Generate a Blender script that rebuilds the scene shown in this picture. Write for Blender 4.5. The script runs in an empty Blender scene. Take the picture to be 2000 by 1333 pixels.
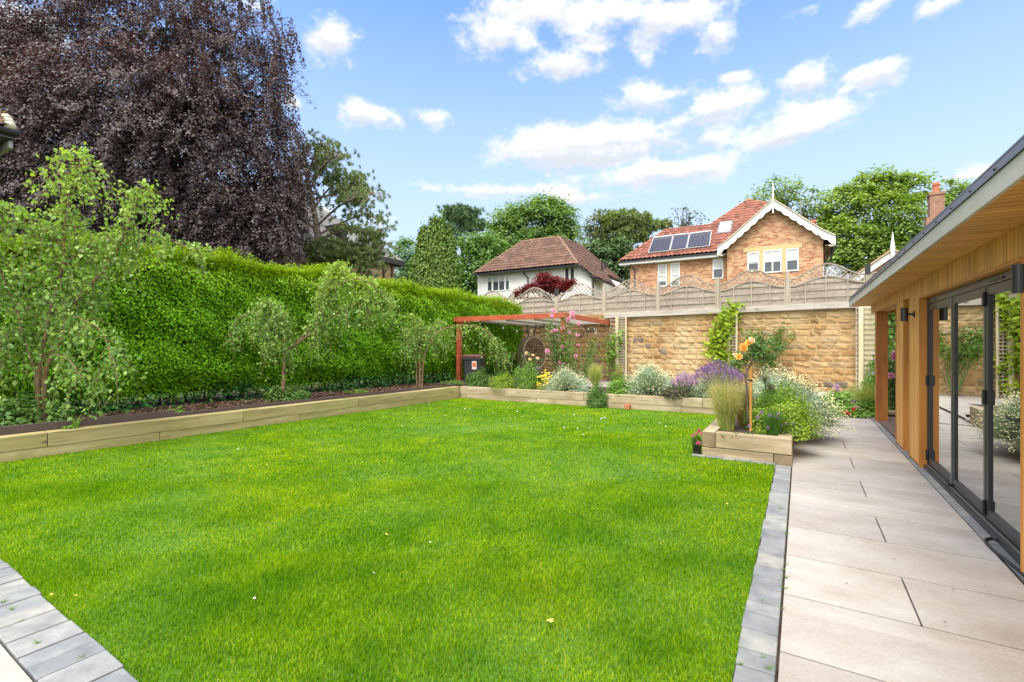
import bpy, math, random
import numpy as np
from mathutils import Vector, Matrix
rng = np.random.default_rng(7)
random.seed(7)
SC = bpy.context.scene
COL = SC.collection
# ---- survey constants: focal length and horizon of the photograph, camera 1.5 m above the ground at the world origin
F, HZ, H = 932.0, 671.0, 1.5
D2 = np.array([0.8555, -0.5177])      # across the garden, towards the garden room
D1 = np.array([0.5177, 0.8555])       # along the garden, towards the stone wall
GROT = math.atan2(D2[1], D2[0])
def gp(px, py, z=0.0):
    Y = F*(H-z)/(py-HZ)
    return np.array([(px-1000)/F*Y, Y, z])
def pt(px, py, Y):
    return np.array([(px-1000)/F*Y, Y, H+(HZ-py)/F*Y])
def on_line(px, P, d):                # parameter t where the sight line of column px meets the plan line P + t d
    k = (px-1000)/F
    return (k*P[1]-P[0])/(d[0]-k*d[1])
def uv(u, v, z=0.0):
    p = u*D2+v*D1
    return np.array([p[0], p[1], z])
def unit(a):
    return a/(np.linalg.norm(a, axis=-1, keepdims=True)+1e-9)

# ---------------------------------------------------------------- objects
def tag(o, label=None, cat=None, group=None, kind=None):
    if label: o['label'] = label
    if cat: o['category'] = cat
    if group: o['group'] = group
    if kind: o['kind'] = kind
    return o
def thing(name, label, cat, loc=(0, 0, 0), rz=0.0, group=None):
    o = bpy.data.objects.new(name, None)
    COL.objects.link(o)
    o.location = Vector([float(c) for c in loc]); o.rotation_euler = (0, 0, rz)
    o.empty_display_size = 0.2
    return tag(o, label, cat, group)
def link_mesh(name, me, mat, parent=None, loc=(0, 0, 0), rot=(0, 0, 0)):
    o = bpy.data.objects.new(name, me)
    COL.objects.link(o)
    if mat is not None and len(me.materials) == 0: me.materials.append(mat)
    if parent is not None: o.parent = parent
    o.location = Vector([float(c) for c in loc]); o.rotation_euler = rot
    return o
class MB:
    def __init__(s): s.v = []; s.f = []
    def add(s, vs, fs):
        b = len(s.v); s.v += [tuple(float(c) for c in v) for v in vs]; s.f += [[i+b for i in f] for f in fs]; return s
    def box(s, x0, x1, y0, y1, z0, z1):
        return s.add([(x0,y0,z0),(x1,y0,z0),(x1,y1,z0),(x0,y1,z0),(x0,y0,z1),(x1,y0,z1),(x1,y1,z1),(x0,y1,z1)],
                     [[0,3,2,1],[4,5,6,7],[0,1,5,4],[1,2,6,5],[2,3,7,6],[3,0,4,7]])
    def bar(s, a, b, w, h, up=(0,0,1)):
        a = np.array(a, float); b = np.array(b, float); d = unit(b-a); up = np.array(up, float)
        sx = unit(np.cross(d, up)); uu = np.cross(sx, d)
        vs = [p+sx*i*w/2+uu*j*h/2 for p in (a, b) for (i, j) in ((-1,-1),(1,-1),(1,1),(-1,1))]
        return s.add(vs, [[3,2,1,0],[4,5,6,7],[0,1,5,4],[1,2,6,5],[2,3,7,6],[3,0,4,7]])
    def prism(s, poly, ext):          # poly: planar 3-D outline, ext: extrusion vector
        n = len(poly); ext = np.array(ext, float)
        p0 = [np.array(p, float) for p in poly]; vs = p0+[p+ext for p in p0]
        return s.add(vs, [list(range(n))[::-1], list(range(n, 2*n))]+[[i, (i+1) % n, (i+1) % n+n, i+n] for i in range(n)])
    def tube(s, path, r, n=7, cap=True):
        path = np.array(path, float); m = len(path)
        r = np.full(m, r, float) if np.isscalar(r) else np.array(r, float)
        t = unit(np.gradient(path, axis=0)); ref = np.array([0.0, 0, 1])
        if abs(t[0] @ ref) > .9: ref = np.array([1.0, 0, 0])
        vs = []; x = unit(np.cross(t[0], ref))
        for i in range(m):
            x = unit(x-t[i]*(x @ t[i])); y = np.cross(t[i], x)
            for k in range(n):
                a = 2*math.pi*k/n; vs.append(path[i]+r[i]*(math.cos(a)*x+math.sin(a)*y))
        fs = [[i*n+k, i*n+(k+1) % n, (i+1)*n+(k+1) % n, (i+1)*n+k] for i in range(m-1) for k in range(n)]
        if cap: fs += [list(range(n))[::-1], [(m-1)*n+k for k in range(n)]]
        return s.add(vs, fs)
    def lathe(s, prof, n=16, c=(0,0,0)):     # prof: (radius, z)
        vs = [(c[0]+r*math.cos(2*math.pi*k/n), c[1]+r*math.sin(2*math.pi*k/n), c[2]+z) for r, z in prof for k in range(n)]
        m = len(prof)
        fs = [[i*n+k, i*n+(k+1) % n, (i+1)*n+(k+1) % n, (i+1)*n+k] for i in range(m-1) for k in range(n)]
        fs += [list(range(n))[::-1], [(m-1)*n+k for k in range(n)]]
        return s.add(vs, fs)
    def sphere(s, c, r, n=8):
        prof = [(r*math.sin(math.pi*i/n)+1e-4, -r*math.cos(math.pi*i/n)) for i in range(n+1)]
        return s.lathe(prof, n+2, c)
    def shift(s, fn):
        s.v = [tuple(fn(*p)) for p in s.v]; return s
    def build(s, name, mat, parent=None, loc=(0,0,0), rot=(0,0,0), bevel=0, smooth=False):
        me = bpy.data.meshes.new(name); me.from_pydata(s.v, [], s.f); me.validate(); me.update()
        if smooth: me.polygons.foreach_set('use_smooth', np.ones(len(me.polygons), bool))
        o = link_mesh(name, me, mat, parent, loc, rot)
        if bevel:
            b = o.modifiers.new('bevel', 'BEVEL'); b.width = bevel; b.segments = 2; b.limit_method = 'ANGLE'; b.angle_limit = .7
        return o
def np_mesh(name, V, Fc, mat, parent=None, loc=(0,0,0), attr=None, smooth=False):
    """V (n,3) float, Fc (m,k) int faces all of k corners."""
    V = np.asarray(V, np.float32); Fc = np.asarray(Fc, np.int32); m, k = Fc.shape
    me = bpy.data.meshes.new(name)
    me.vertices.add(len(V)); me.vertices.foreach_set('co', V.ravel())
    me.loops.add(m*k); me.loops.foreach_set('vertex_index', Fc.ravel())
    me.polygons.add(m); me.polygons.foreach_set('loop_start', np.arange(0, m*k, k, dtype=np.int32))
    if attr is not None:
        a = me.attributes.new('tint', 'FLOAT', 'POINT'); a.data.foreach_set('value', np.asarray(attr, np.float32).ravel())
    me.update(calc_edges=True)
    if smooth: me.polygons.foreach_set('use_smooth', np.ones(m, bool))
    return link_mesh(name, me, mat, parent, loc)
def leaf_arrays(C, L, wr=.55, up=.4, out=None, D=None, jit=.6, fold=.12):
    n = len(C); L = np.broadcast_to(np.asarray(L, float), (n,)) if np.ndim(L) == 0 else np.asarray(L, float)
    N = rng.normal(size=(n, 3)); N[:, 2] += up*2
    if out is not None: N = N*.55+out*1.2
    N = unit(N)
    A = rng.normal(size=(n, 3)) if D is None else D+rng.normal(size=(n, 3))*jit
    A = unit(A-N*np.sum(A*N, 1, keepdims=True)); B = np.cross(N, A)
    L = L[:, None]; W = L*wr*.5
    f = N*L*fold
    V = np.stack([C-A*L*.5, C+B*W-A*L*.08+f, C+A*L*.5, C-B*W-A*L*.08+f], 1).reshape(-1, 3)
    return V, np.arange(4*n).reshape(n, 4)
def leaves(name, C, L, mat, parent=None, org=(0,0,0), tint=None, **k):
    V, Fc = leaf_arrays(C, L, **k)
    V = V-np.array(org, float)
    return np_mesh(name, V, Fc, mat, parent, attr=None if tint is None else np.repeat(tint, 4))
def strand_arrays(B, T, w, bend=None, k=3):
    """tapered ribbons from B to T; bend (n,3) moves the middle control point"""
    n = len(B); mid = (B+T)/2+(0 if bend is None else bend)
    side = np.cross(unit(T-B), unit(rng.normal(size=(n, 3)))); side = unit(side)
    w = np.broadcast_to(np.asarray(w, float), (n,))[:, None]
    rows = []
    for i in range(k+1):
        t = i/k; p = (1-t)**2*B+2*t*(1-t)*mid+t*t*T; ww = w*(1-.85*t)
        rows += [p-side*ww/2, p+side*ww/2]
    V = np.stack(rows, 1).reshape(-1, 3); s = 2*(k+1)
    base = (np.arange(n)*s)[:, None]
    Fc = np.concatenate([base+np.array([2*i, 2*i+1, 2*i+3, 2*i+2]) for i in range(k)], 1).reshape(-1, 4)
    return V, Fc
def strands(name, B, T, w, mat, parent=None, org=(0,0,0), bend=None, k=3):
    V, Fc = strand_arrays(B, T, w, bend, k)
    return np_mesh(name, V-np.array(org, float), Fc, mat, parent)
def in_poly(x, y, poly):
    poly = np.asarray(poly); r = np.zeros(len(x), bool); j = len(poly)-1
    for i in range(len(poly)):
        xi, yi = poly[i][:2]; xj, yj = poly[j][:2]
        c = ((yi > y) != (yj > y)) & (x < (xj-xi)*(y-yi)/(yj-yi+1e-12)+xi)
        r ^= c; j = i
    return r
def wob(x, y, s=0.0):                   # cheap smooth noise, about -1..1
    return (np.sin(1.7*x+.9*y+s)+np.sin(-1.1*x+2.3*y+1.3*s+1)+np.sin(3.1*x+1.9*y+2.1*s)*.6+np.sin(2.7*x-3.7*y+s*.7)*.6)/3.2

# ---------------------------------------------------------------- materials
def new_mat(name):
    m = bpy.data.materials.new(name); m.use_nodes = True
    nt = m.node_tree; b = nt.nodes['Principled BSDF']
    return m, nt, b
def nd(nt, t, **kw):
    n = nt.nodes.new(t)
    for k, v in kw.items():
        if k.startswith('i_'): n.inputs[int(k[2:])].default_value = v
        elif k.startswith('in_'): n.inputs[k[3:]].default_value = v
        else: setattr(n, k, v)
    return n
def ramp(nt, stops, interp='LINEAR'):
    r = nt.nodes.new('ShaderNodeValToRGB'); e = r.color_ramp; e.interpolation = interp
    while len(e.elements) < len(stops): e.elements.new(.5)
    for el, (p, c) in zip(e.elements, stops):
        el.position = p; el.color = (*c, 1) if len(c) == 3 else c
    return r
def noise(nt, scale, coord='Object', detail=4, rough=.55, sc=(1,1,1), seed_random=False):
    tc = nd(nt, 'ShaderNodeTexCoord'); mp = nd(nt, 'ShaderNodeMapping'); mp.inputs['Scale'].default_value = sc
    nt.links.new(tc.outputs[coord], mp.inputs['Vector'])
    n = nd(nt, 'ShaderNodeTexNoise'); n.inputs['Scale'].default_value = scale; n.inputs['Detail'].default_value = detail; n.inputs['Roughness'].default_value = rough
    if seed_random:
        n.noise_dimensions = '4D'; oi = nd(nt, 'ShaderNodeObjectInfo'); m = nd(nt, 'ShaderNodeMath', operation='MULTIPLY'); m.inputs[1].default_value = 37.0
        nt.links.new(oi.outputs['Random'], m.inputs[0]); nt.links.new(m.outputs[0], n.inputs['W'])
    nt.links.new(mp.outputs[0], n.inputs['Vector'])
    return n
def mixc(nt, a, b, fac, mode='MIX'):
    m = nd(nt, 'ShaderNodeMix', data_type='RGBA', blend_type=mode)
    for s, v in ((6, a), (7, b), (0, fac)):
        if hasattr(v, 'links') or hasattr(v, 'is_output'): nt.links.new(v, m.inputs[s])
        else: m.inputs[s].default_value = v if s == 0 else (*v, 1)
    return m.outputs[2]
def island(nt):
    return nd(nt, 'ShaderNodeNewGeometry').outputs['Random Per Island']
def bump(nt, b, h, strength=.3, dist=.02):
    n = nd(nt, 'ShaderNodeBump'); n.inputs['Strength'].default_value = strength; n.inputs['Distance'].default_value = dist
    nt.links.new(h, n.inputs['Height']); nt.links.new(n.outputs[0], b.inputs['Normal'])
def plain(name, c, rough=.6, var=.12, scale=6.0, metal=0.0, spec=.5, bmp=0.0):
    m, nt, b = new_mat(name)
    n = noise(nt, scale, detail=5)
    r = ramp(nt, [(.3, tuple(x*(1-var) for x in c)), (.7, tuple(min(1, x*(1+var)) for x in c))])
    nt.links.new(n.outputs[0], r.inputs[0]); nt.links.new(r.outputs[0], b.inputs['Base Color'])
    b.inputs['Roughness'].default_value = rough; b.inputs['Metallic'].default_value = metal; b.inputs['Specular IOR Level'].default_value = spec
    if bmp: bump(nt, b, n.outputs[0], bmp)
    return m
def leaf_mat(name, stops, young=None, transl=.35, rough=.5, spec=.35, tcol=None, patch=0.0):
    m, nt, b = new_mat(name)
    k = len(stops); r = ramp(nt, [(i/max(1, k-1), c) for i, c in enumerate(stops)])
    nt.links.new(island(nt), r.inputs[0]); col = r.outputs[0]
    if young:
        at = nd(nt, 'ShaderNodeAttribute', attribute_name='tint'); col = mixc(nt, col, young, at.outputs['Fac'])
    if patch:
        n = noise(nt, patch, detail=3); rr = ramp(nt, [(.35, (.75, .8, .8)), (.65, (1.2, 1.15, 1.0))]); nt.links.new(n.outputs[0], rr.inputs[0])
        col = mixc(nt, col, rr.outputs[0], 1.0, 'MULTIPLY')
    nt.links.new(col, b.inputs['Base Color']); b.inputs['Roughness'].default_value = rough; b.inputs['Specular IOR Level'].default_value = spec
    if transl:
        t = nd(nt, 'ShaderNodeBsdfTranslucent'); tint = tcol or (1.25, 1.35, .55)
        nt.links.new(mixc(nt, col, tint, 1.0, 'MULTIPLY'), t.inputs['Color'])
        mx = nd(nt, 'ShaderNodeMixShader'); mx.inputs[0].default_value = transl
        nt.links.new(b.outputs[0], mx.inputs[1]); nt.links.new(t.outputs[0], mx.inputs[2])
        nt.links.new(mx.outputs[0], nt.nodes['Material Output'].inputs['Surface'])
    return m
def wood_mat(name, dark, mid, light, along='X', grain=9.0, knots=True, rough=.65, isl=.0, stretch=.09, stain=None):
    m, nt, b = new_mat(name)
    sc = [1, 1, 1]; sc['XYZ'.index(along)] = stretch
    n = noise(nt, grain, detail=6, rough=.62, sc=tuple(sc), seed_random=True)
    r = ramp(nt, [(.28, dark), (.5, mid), (.72, light)]); nt.links.new(n.outputs[0], r.inputs[0]); col = r.outputs[0]
    if knots:
        tc = nd(nt, 'ShaderNodeTexCoord'); mp = nd(nt, 'ShaderNodeMapping'); s2 = [2.4, 2.4, 2.4]; s2['XYZ'.index(along)] = 1.1; mp.inputs['Scale'].default_value = s2
        nt.links.new(tc.outputs['Object'], mp.inputs[0]); vo = nd(nt, 'ShaderNodeTexVoronoi'); vo.inputs['Scale'].default_value = 1.6; nt.links.new(mp.outputs[0], vo.inputs['Vector'])
        kr = ramp(nt, [(.05, (1, 1, 1)), (.09, (.7, .7, .7)), (.15, (0, 0, 0))]); nt.links.new(vo.outputs['Distance'], kr.inputs[0])
        col = mixc(nt, col, tuple(x*.45 for x in dark), kr.outputs[0])
    if knots:
        s3 = [7, 7, 7]; s3['XYZ'.index(along)] = .35; n3 = noise(nt, 5, detail=3, rough=.5, sc=tuple(s3), seed_random=True)
        r3 = ramp(nt, [(.60, (0, 0, 0)), (.66, (.7, .7, .7)), (.70, (0, 0, 0))]); nt.links.new(n3.outputs[0], r3.inputs[0]); col = mixc(nt, col, tuple(x*.55 for x in dark), r3.outputs[0])
    if isl:
        rr = ramp(nt, [(0, (1-isl,)*3), (1, (1+isl, 1+isl*.9, 1+isl*.7))]); nt.links.new(island(nt), rr.inputs[0]); col = mixc(nt, col, rr.outputs[0], 1.0, 'MULTIPLY')
    if stain:
        n2 = noise(nt, 2.2, detail=4, seed_random=True); r2 = ramp(nt, [(.48, (0, 0, 0)), (.68, (1, 1, 1))]); nt.links.new(n2.outputs[0], r2.inputs[0]); col = mixc(nt, col, stain, r2.outputs[0])
    nt.links.new(col, b.inputs['Base Color']); b.inputs['Roughness'].default_value = rough
    bump(nt, b, n.outputs[0], .25, .01)
    return m
def brick_mat(name, c1, c2, mortar, bw=.225, bh=.075):
    m, nt, b = new_mat(name)
    tc = nd(nt, 'ShaderNodeTexCoord'); sp = nd(nt, 'ShaderNodeSeparateXYZ'); ad = nd(nt, 'ShaderNodeMath', operation='ADD'); cb = nd(nt, 'ShaderNodeCombineXYZ')
    nt.links.new(tc.outputs['Object'], sp.inputs[0]); nt.links.new(sp.outputs[0], ad.inputs[0]); nt.links.new(sp.outputs[1], ad.inputs[1])
    nt.links.new(ad.outputs[0], cb.inputs[0]); nt.links.new(sp.outputs[2], cb.inputs[1])
    br = nd(nt, 'ShaderNodeTexBrick'); nt.links.new(cb.outputs[0], br.inputs['Vector'])
    for k, v in (('Color1', c1), ('Color2', c2), ('Mortar', mortar)): br.inputs[k].default_value = (*v, 1)
    br.inputs['Scale'].default_value = 1; br.inputs['Brick Width'].default_value = bw; br.inputs['Row Height'].default_value = bh; br.inputs['Mortar Size'].default_value = .008; br.inputs['Bias'].default_value = -.1
    n = noise(nt, 3.0, detail=5); r = ramp(nt, [(.3, (.72, .7, .68)), (.7, (1.2, 1.2, 1.2))]); nt.links.new(n.outputs[0], r.inputs[0])
    nt.links.new(mixc(nt, br.outputs['Color'], r.outputs[0], 1.0, 'MULTIPLY'), b.inputs['Base Color']); b.inputs['Roughness'].default_value = .85
    bump(nt, b, br.outputs['Fac'], -.4, .01)
    return m
def glass_mat(name, refl=2.0, tint=(.8, .85, .85)):
    m, nt, b = new_mat(name)
    fr = nd(nt, 'ShaderNodeFresnel'); fr.inputs[0].default_value = 1.5
    mu = nd(nt, 'ShaderNodeMath', operation='MULTIPLY', use_clamp=True); mu.inputs[1].default_value = refl; nt.links.new(fr.outputs[0], mu.inputs[0])
    tr = nd(nt, 'ShaderNodeBsdfTransparent'); tr.inputs[0].default_value = (*tint, 1)
    gl = nd(nt, 'ShaderNodeBsdfGlossy'); gl.inputs['Roughness'].default_value = .004; gl.inputs['Color'].default_value = (.95, .97, .97, 1)
    mx = nd(nt, 'ShaderNodeMixShader'); nt.links.new(mu.outputs[0], mx.inputs[0]); nt.links.new(tr.outputs[0], mx.inputs[1]); nt.links.new(gl.outputs[0], mx.inputs[2])
    nt.links.new(mx.outputs[0], nt.nodes['Material Output'].inputs['Surface'])
    return m

M = {}
M['sleeper'] = wood_mat('treated_pine', (.20, .145, .055), (.375, .30, .135), (.50, .42, .22), stain=(.29, .27, .085))
M['sleeper_old'] = wood_mat('weathered_pine', (.20, .14, .08), (.385, .30, .19), (.53, .44, .31), stain=(.26, .20, .11))
M['endgrain'] = wood_mat('end_grain', (.14, .1, .055), (.22, .16, .09), (.3, .23, .13), knots=False, stretch=1)
M['edging'] = plain('brown_edging', (.075, .052, .047), .6)
M['cedar'] = wood_mat('cedar_cladding', (.44, .19, .035), (.62, .305, .07), (.73, .41, .12), along='Z', grain=14, knots=False, isl=.18, rough=.5)
M['cedar_soffit'] = wood_mat('cedar_soffit', (.50, .22, .04), (.68, .33, .07), (.78, .43, .12), along='X', grain=14, knots=False, isl=.12, rough=.5)
M['cedar_dark'] = wood_mat('cedar_reveal', (.36, .13, .02), (.52, .21, .035), (.60, .28, .06), along='Z', grain=12, knots=False, rough=.5)
M['post_wood'] = wood_mat('oiled_post', (.26, .085, .016), (.40, .15, .03), (.48, .20, .045), along='Z', grain=10, knots=True, rough=.5)
M['fascia'] = wood_mat('grey_fascia', (.40, .38, .34), (.52, .50, .45), (.60, .575, .52), along='Y', grain=5, knots=False, stain=(.46, .43, .36))
M['rubber'] = plain('roof_membrane', (.045, .043, .048), .45, .25, 9, bmp=.15)
M['bolt'] = plain('black_bolt', (.01, .01, .01), .4)
M['anthracite'] = plain('anthracite_frame', (.022, .023, .026), .35, .05)
M['grey_metal'] = plain('pale_frame_edge', (.22, .22, .20), .35, .05, metal=.6)
M['black_plastic'] = plain('black_plastic', (.012, .012, .013), .4)
M['glass'] = glass_mat('door_glass', 2.3)
M['blind'] = plain('blind_slat', (.32, .31, .29), .5)
M['room'] = plain('dim_room', (.16, .15, .14), .8)
M['deck'] = wood_mat('brown_deck', (.10, .06, .045), (.155, .095, .075), (.2, .13, .10), along='X', grain=9, knots=False, isl=.15)
M['red_stain'] = wood_mat('red_stained_timber', (.30, .055, .02), (.42, .085, .035), (.50, .12, .05), grain=8, knots=True, rough=.55)
M['grey_wood'] = wood_mat('weathered_grey_wood', (.20, .165, .13), (.30, .255, .205), (.40, .35, .29), grain=9, knots=False, isl=.12, rough=.8)
M['grey_wood_v'] = wood_mat('weathered_grey_post', (.22, .185, .14), (.33, .285, .22), (.42, .37, .30), along='Z', grain=9, knots=False, isl=.1, rough=.8)
M['beam_wood'] = wood_mat('grey_beam', (.26, .23, .19), (.38, .35, .30), (.48, .45, .39), grain=7, knots=True, rough=.8)
M['trellis'] = wood_mat('trellis_slats', (.30, .25, .18), (.42, .37, .29), (.50, .45, .37), along='Z', grain=8, knots=False, rough=.8)
M['trellis_post'] = wood_mat('pale_trellis_post', (.42, .35, .20), (.53, .46, .29), (.62, .55, .38), along='Z', grain=8, knots=False, rough=.75)
M['white_paint'] = plain('white_paint', (.78, .78, .77), .5, .03)
M['render'] = plain('white_render', (.80, .79, .77), .8, .04, 3)
M['gutter'] = plain('black_gutter', (.018, .018, .02), .4)
M['sandstone'] = plain('sandstone_trim', (.55, .42, .21), .8, .1)
M['brick'] = brick_mat('mixed_brick', (.36, .12, .05), (.66, .41, .22), (.50, .40, .29), .30, .10)
M['dark_brick'] = brick_mat('chimney_brick', (.24, .10, .06), (.34, .17, .10), (.30, .25, .2))
M['pot_clay'] = plain('clay_pot', (.42, .14, .07), .8)
M['pane'] = plain('far_pane', (.055, .065, .075), .08, .3, 2, spec=.8)
M['pane_blind'] = plain('far_pane_blind', (.50, .51, .50), .2, .12, 1.5, spec=.7)
M['bark'] = plain('grey_bark', (.10, .085, .065), .9, .4, 7, bmp=.4)
M['bark_dark'] = plain('dark_bark', (.05, .042, .036), .9, .4, 7, bmp=.4)
M['bark_pine'] = plain('pine_bark', (.27, .21, .155), .9, .3, 5, bmp=.4)
M['bark_birch'] = plain('birch_bark', (.22, .13, .075), .7, .4, 12, bmp=.3)
M['twig'] = plain('twig', (.16, .12, .05), .7, .3)
M['stem_green'] = plain('green_stem', (.10, .16, .035), .6, .3)
# ================================================================ the setting and the built garden
def surface_mats():
    # pale porcelain paving with diagonal veins
    m, nt, b = new_mat('porcelain_paving')
    n1 = noise(nt, 2.0, detail=7, sc=(.9, 1.7, 1)); mpn = n1.inputs['Vector'].links[0].from_node; mpn.inputs['Rotation'].default_value = (0, 0, .55)
    r1 = ramp(nt, [(.28, (.345, .31, .28)), (.45, (.385, .356, .33)), (.6, (.41, .388, .365)), (.72, (.45, .435, .415))]); nt.links.new(n1.outputs[0], r1.inputs[0])
    n2 = noise(nt, 60, detail=3); r2 = ramp(nt, [(.3, (.9, .9, .9)), (.7, (1.05, 1.05, 1.05))]); nt.links.new(n2.outputs[0], r2.inputs[0])
    r3 = ramp(nt, [(0, (.88, .87, .87)), (1, (1.06, 1.05, 1.03))]); nt.links.new(island(nt), r3.inputs[0])
    n4 = noise(nt, .9, detail=5, rough=.7); r4 = ramp(nt, [(.35, (.86, .82, .78)), (.6, (1, 1, 1))]); nt.links.new(n4.outputs[0], r4.inputs[0])
    n5 = noise(nt, 1.1, detail=8, sc=(.25, 3.2, 1)); n5.inputs['Vector'].links[0].from_node.inputs['Rotation'].default_value = (0, 0, .62)
    r5 = ramp(nt, [(.54, (1, 1, 1)), (.6, (1.15, 1.15, 1.15)), (.625, (1, 1, 1))]); nt.links.new(n5.outputs[0], r5.inputs[0])
    c = mixc(nt, mixc(nt, r1.outputs[0], r2.outputs[0], 1, 'MULTIPLY'), r3.outputs[0], 1, 'MULTIPLY')
    c = mixc(nt, mixc(nt, c, r4.outputs[0], 1, 'MULTIPLY'), r5.outputs[0], 1, 'MULTIPLY')
    nt.links.new(c, b.inputs['Base Color']); b.inputs['Roughness'].default_value = .55; b.inputs['Specular IOR Level'].default_value = .35
    bump(nt, b, n2.outputs[0], .08, .004); M['paving'] = m
    m, nt, b = new_mat('slate_setts')
    n1 = noise(nt, 7, detail=7, rough=.65); r1 = ramp(nt, [(.3, (.15, .157, .162)), (.55, (.225, .23, .23)), (.75, (.31, .305, .28))]); nt.links.new(n1.outputs[0], r1.inputs[0])
    r3 = ramp(nt, [(0, (.78, .8, .84)), (.6, (1.0, 1.0, 1.02)), (1, (1.22, 1.17, 1.08))]); nt.links.new(island(nt), r3.inputs[0])
    nt.links.new(mixc(nt, r1.outputs[0], r3.outputs[0], 1, 'MULTIPLY'), b.inputs['Base Color']); b.inputs['Roughness'].default_value = .7
    bump(nt, b, n1.outputs[0], .5, .015); M['sett'] = m
    m, nt, b = new_mat('soil'); n1 = noise(nt, 18, detail=8); r1 = ramp(nt, [(.3, (.022, .014, .01)), (.7, (.075, .05, .035))]); nt.links.new(n1.outputs[0], r1.inputs[0]); nt.links.new(r1.outputs[0], b.inputs['Base Color']); b.inputs['Roughness'].default_value = .95; bump(nt, b, n1.outputs[0], .8, .03); M['soil'] = m
    m, nt, b = new_mat('turf'); n1 = noise(nt, 30, detail=6); r1 = ramp(nt, [(.3, (.045, .11, .006)), (.7, (.09, .20, .012))]); nt.links.new(n1.outputs[0], r1.inputs[0]); nt.links.new(r1.outputs[0], b.inputs['Base Color']); b.inputs['Roughness'].default_value = .9; M['turf'] = m
    m, nt, b = new_mat('stone_block')
    r0 = ramp(nt, [(0, (0.212, 0.118, 0.046)), (.2, (0.350, 0.202, 0.078)), (.42, (0.403, 0.252, 0.111)), (.6, (0.297, 0.174, 0.065)), (.78, (0.456, 0.314, 0.163)), (.93, (0.212, 0.151, 0.091)), (1, (0.117, 0.095, 0.085))]); nt.links.new(island(nt), r0.inputs[0])
    n1 = noise(nt, 5, detail=8, rough=.7); r1 = ramp(nt, [(.25, (.5, .5, .52)), (.45, (.95, .93, .9)), (.75, (1.28, 1.28, 1.22))]); nt.links.new(n1.outputs[0], r1.inputs[0])
    n2 = noise(nt, .55, detail=4, rough=.6); r2 = ramp(nt, [(.46, (0, 0, 0)), (.68, (.75, .75, .75))]); nt.links.new(n2.outputs[0], r2.inputs[0])
    n3 = noise(nt, 1.1, detail=6, rough=.7); r3 = ramp(nt, [(.56, (0, 0, 0)), (.72, (.7, .7, .7))]); nt.links.new(n3.outputs[0], r3.inputs[0])
    c = mixc(nt, r0.outputs[0], r1.outputs[0], 1, 'MULTIPLY'); c = mixc(nt, c, (.58, .45, .27), r2.outputs[0]); c = mixc(nt, c, (.20, .155, .055), r3.outputs[0])
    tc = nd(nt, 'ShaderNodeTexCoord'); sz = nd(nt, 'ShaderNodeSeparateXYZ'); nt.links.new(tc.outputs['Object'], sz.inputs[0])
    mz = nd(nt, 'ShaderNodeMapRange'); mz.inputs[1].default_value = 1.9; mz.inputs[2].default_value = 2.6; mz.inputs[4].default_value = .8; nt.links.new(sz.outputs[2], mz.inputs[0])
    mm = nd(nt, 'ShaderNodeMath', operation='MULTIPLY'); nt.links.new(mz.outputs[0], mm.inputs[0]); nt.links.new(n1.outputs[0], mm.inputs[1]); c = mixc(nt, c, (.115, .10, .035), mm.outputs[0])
    nt.links.new(c, b.inputs['Base Color']); b.inputs['Roughness'].default_value = .9; bump(nt, b, n1.outputs[0], .7, .03); M['stone'] = m
    M['mortar'] = plain('lime_mortar', (.36, .255, .12), .95, .2, 4)
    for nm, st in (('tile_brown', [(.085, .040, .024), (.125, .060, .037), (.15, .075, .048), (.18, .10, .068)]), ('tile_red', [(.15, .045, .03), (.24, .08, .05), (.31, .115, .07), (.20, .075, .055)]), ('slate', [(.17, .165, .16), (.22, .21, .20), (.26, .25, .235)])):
        m, nt, b = new_mat(nm); at = nd(nt, 'ShaderNodeAttribute', attribute_name='tint'); r = ramp(nt, [(0, tuple(x*.35 for x in st[0])), (.12, st[0])]+[(.15+.85*i/(len(st)-1), c) for i, c in enumerate(st)]); nt.links.new(at.outputs['Fac'], r.inputs[0])  # darkest stop paints the shadow line under each tile course
        n = noise(nt, 1.2, detail=6, rough=.7); rr = ramp(nt, [(.35, (.78, .76, .74)), (.7, (1.2, 1.2, 1.2))]); nt.links.new(n.outputs[0], rr.inputs[0])
        c = mixc(nt, r.outputs[0], rr.outputs[0], 1, 'MULTIPLY')
        n2 = noise(nt, 3.5, detail=5); r2 = ramp(nt, [(.63, (0, 0, 0)), (.72, (.8, .8, .8))]); nt.links.new(n2.outputs[0], r2.inputs[0])
        c = mixc(nt, c, (.26, .21, .13), r2.outputs[0])
        nt.links.new(c, b.inputs['Base Color']); b.inputs['Roughness'].default_value = .8; M[nm] = m
    M['field'] = plain('rough_ground', (.06, .085, .025), .95, .4, .6)
surface_mats()

# ---- plan lines
LL0 = gp(0, 905)[:2]; LL1 = gp(898.5, 778)[:2]; LD = unit(LL1-LL0); LN = np.array([-LD[1], LD[0]])     # foot of the left sleeper wall; LN points to the hedge
if LN[0] > 0: LN = -LN
LLEN = float(np.linalg.norm(LL1-LL0))
BB1 = gp(1379, 809)[:2]; BD = unit(BB1-LL1); BN = np.array([-BD[1], BD[0]])                              # foot of the back sleeper wall; BN points away
PU0, PU1, PV = -1.13, -0.09, 6.77                                                                        # near planter
tb = 0.0
for i in range(400):                                                                                       # where the back line meets the planter side
    p = LL1+BD*i*.02
    if p @ D2 > PU0: tb = i*.02; break
BEND = LL1+BD*tb
def bed(px, off, z=.3):                # a point in the back bed: sight column px, 'off' metres behind the back sleepers
    P = LL1+BN*off; t = on_line(px, P, BD); q = P+BD*t
    return np.array([q[0], q[1], z])
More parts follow.
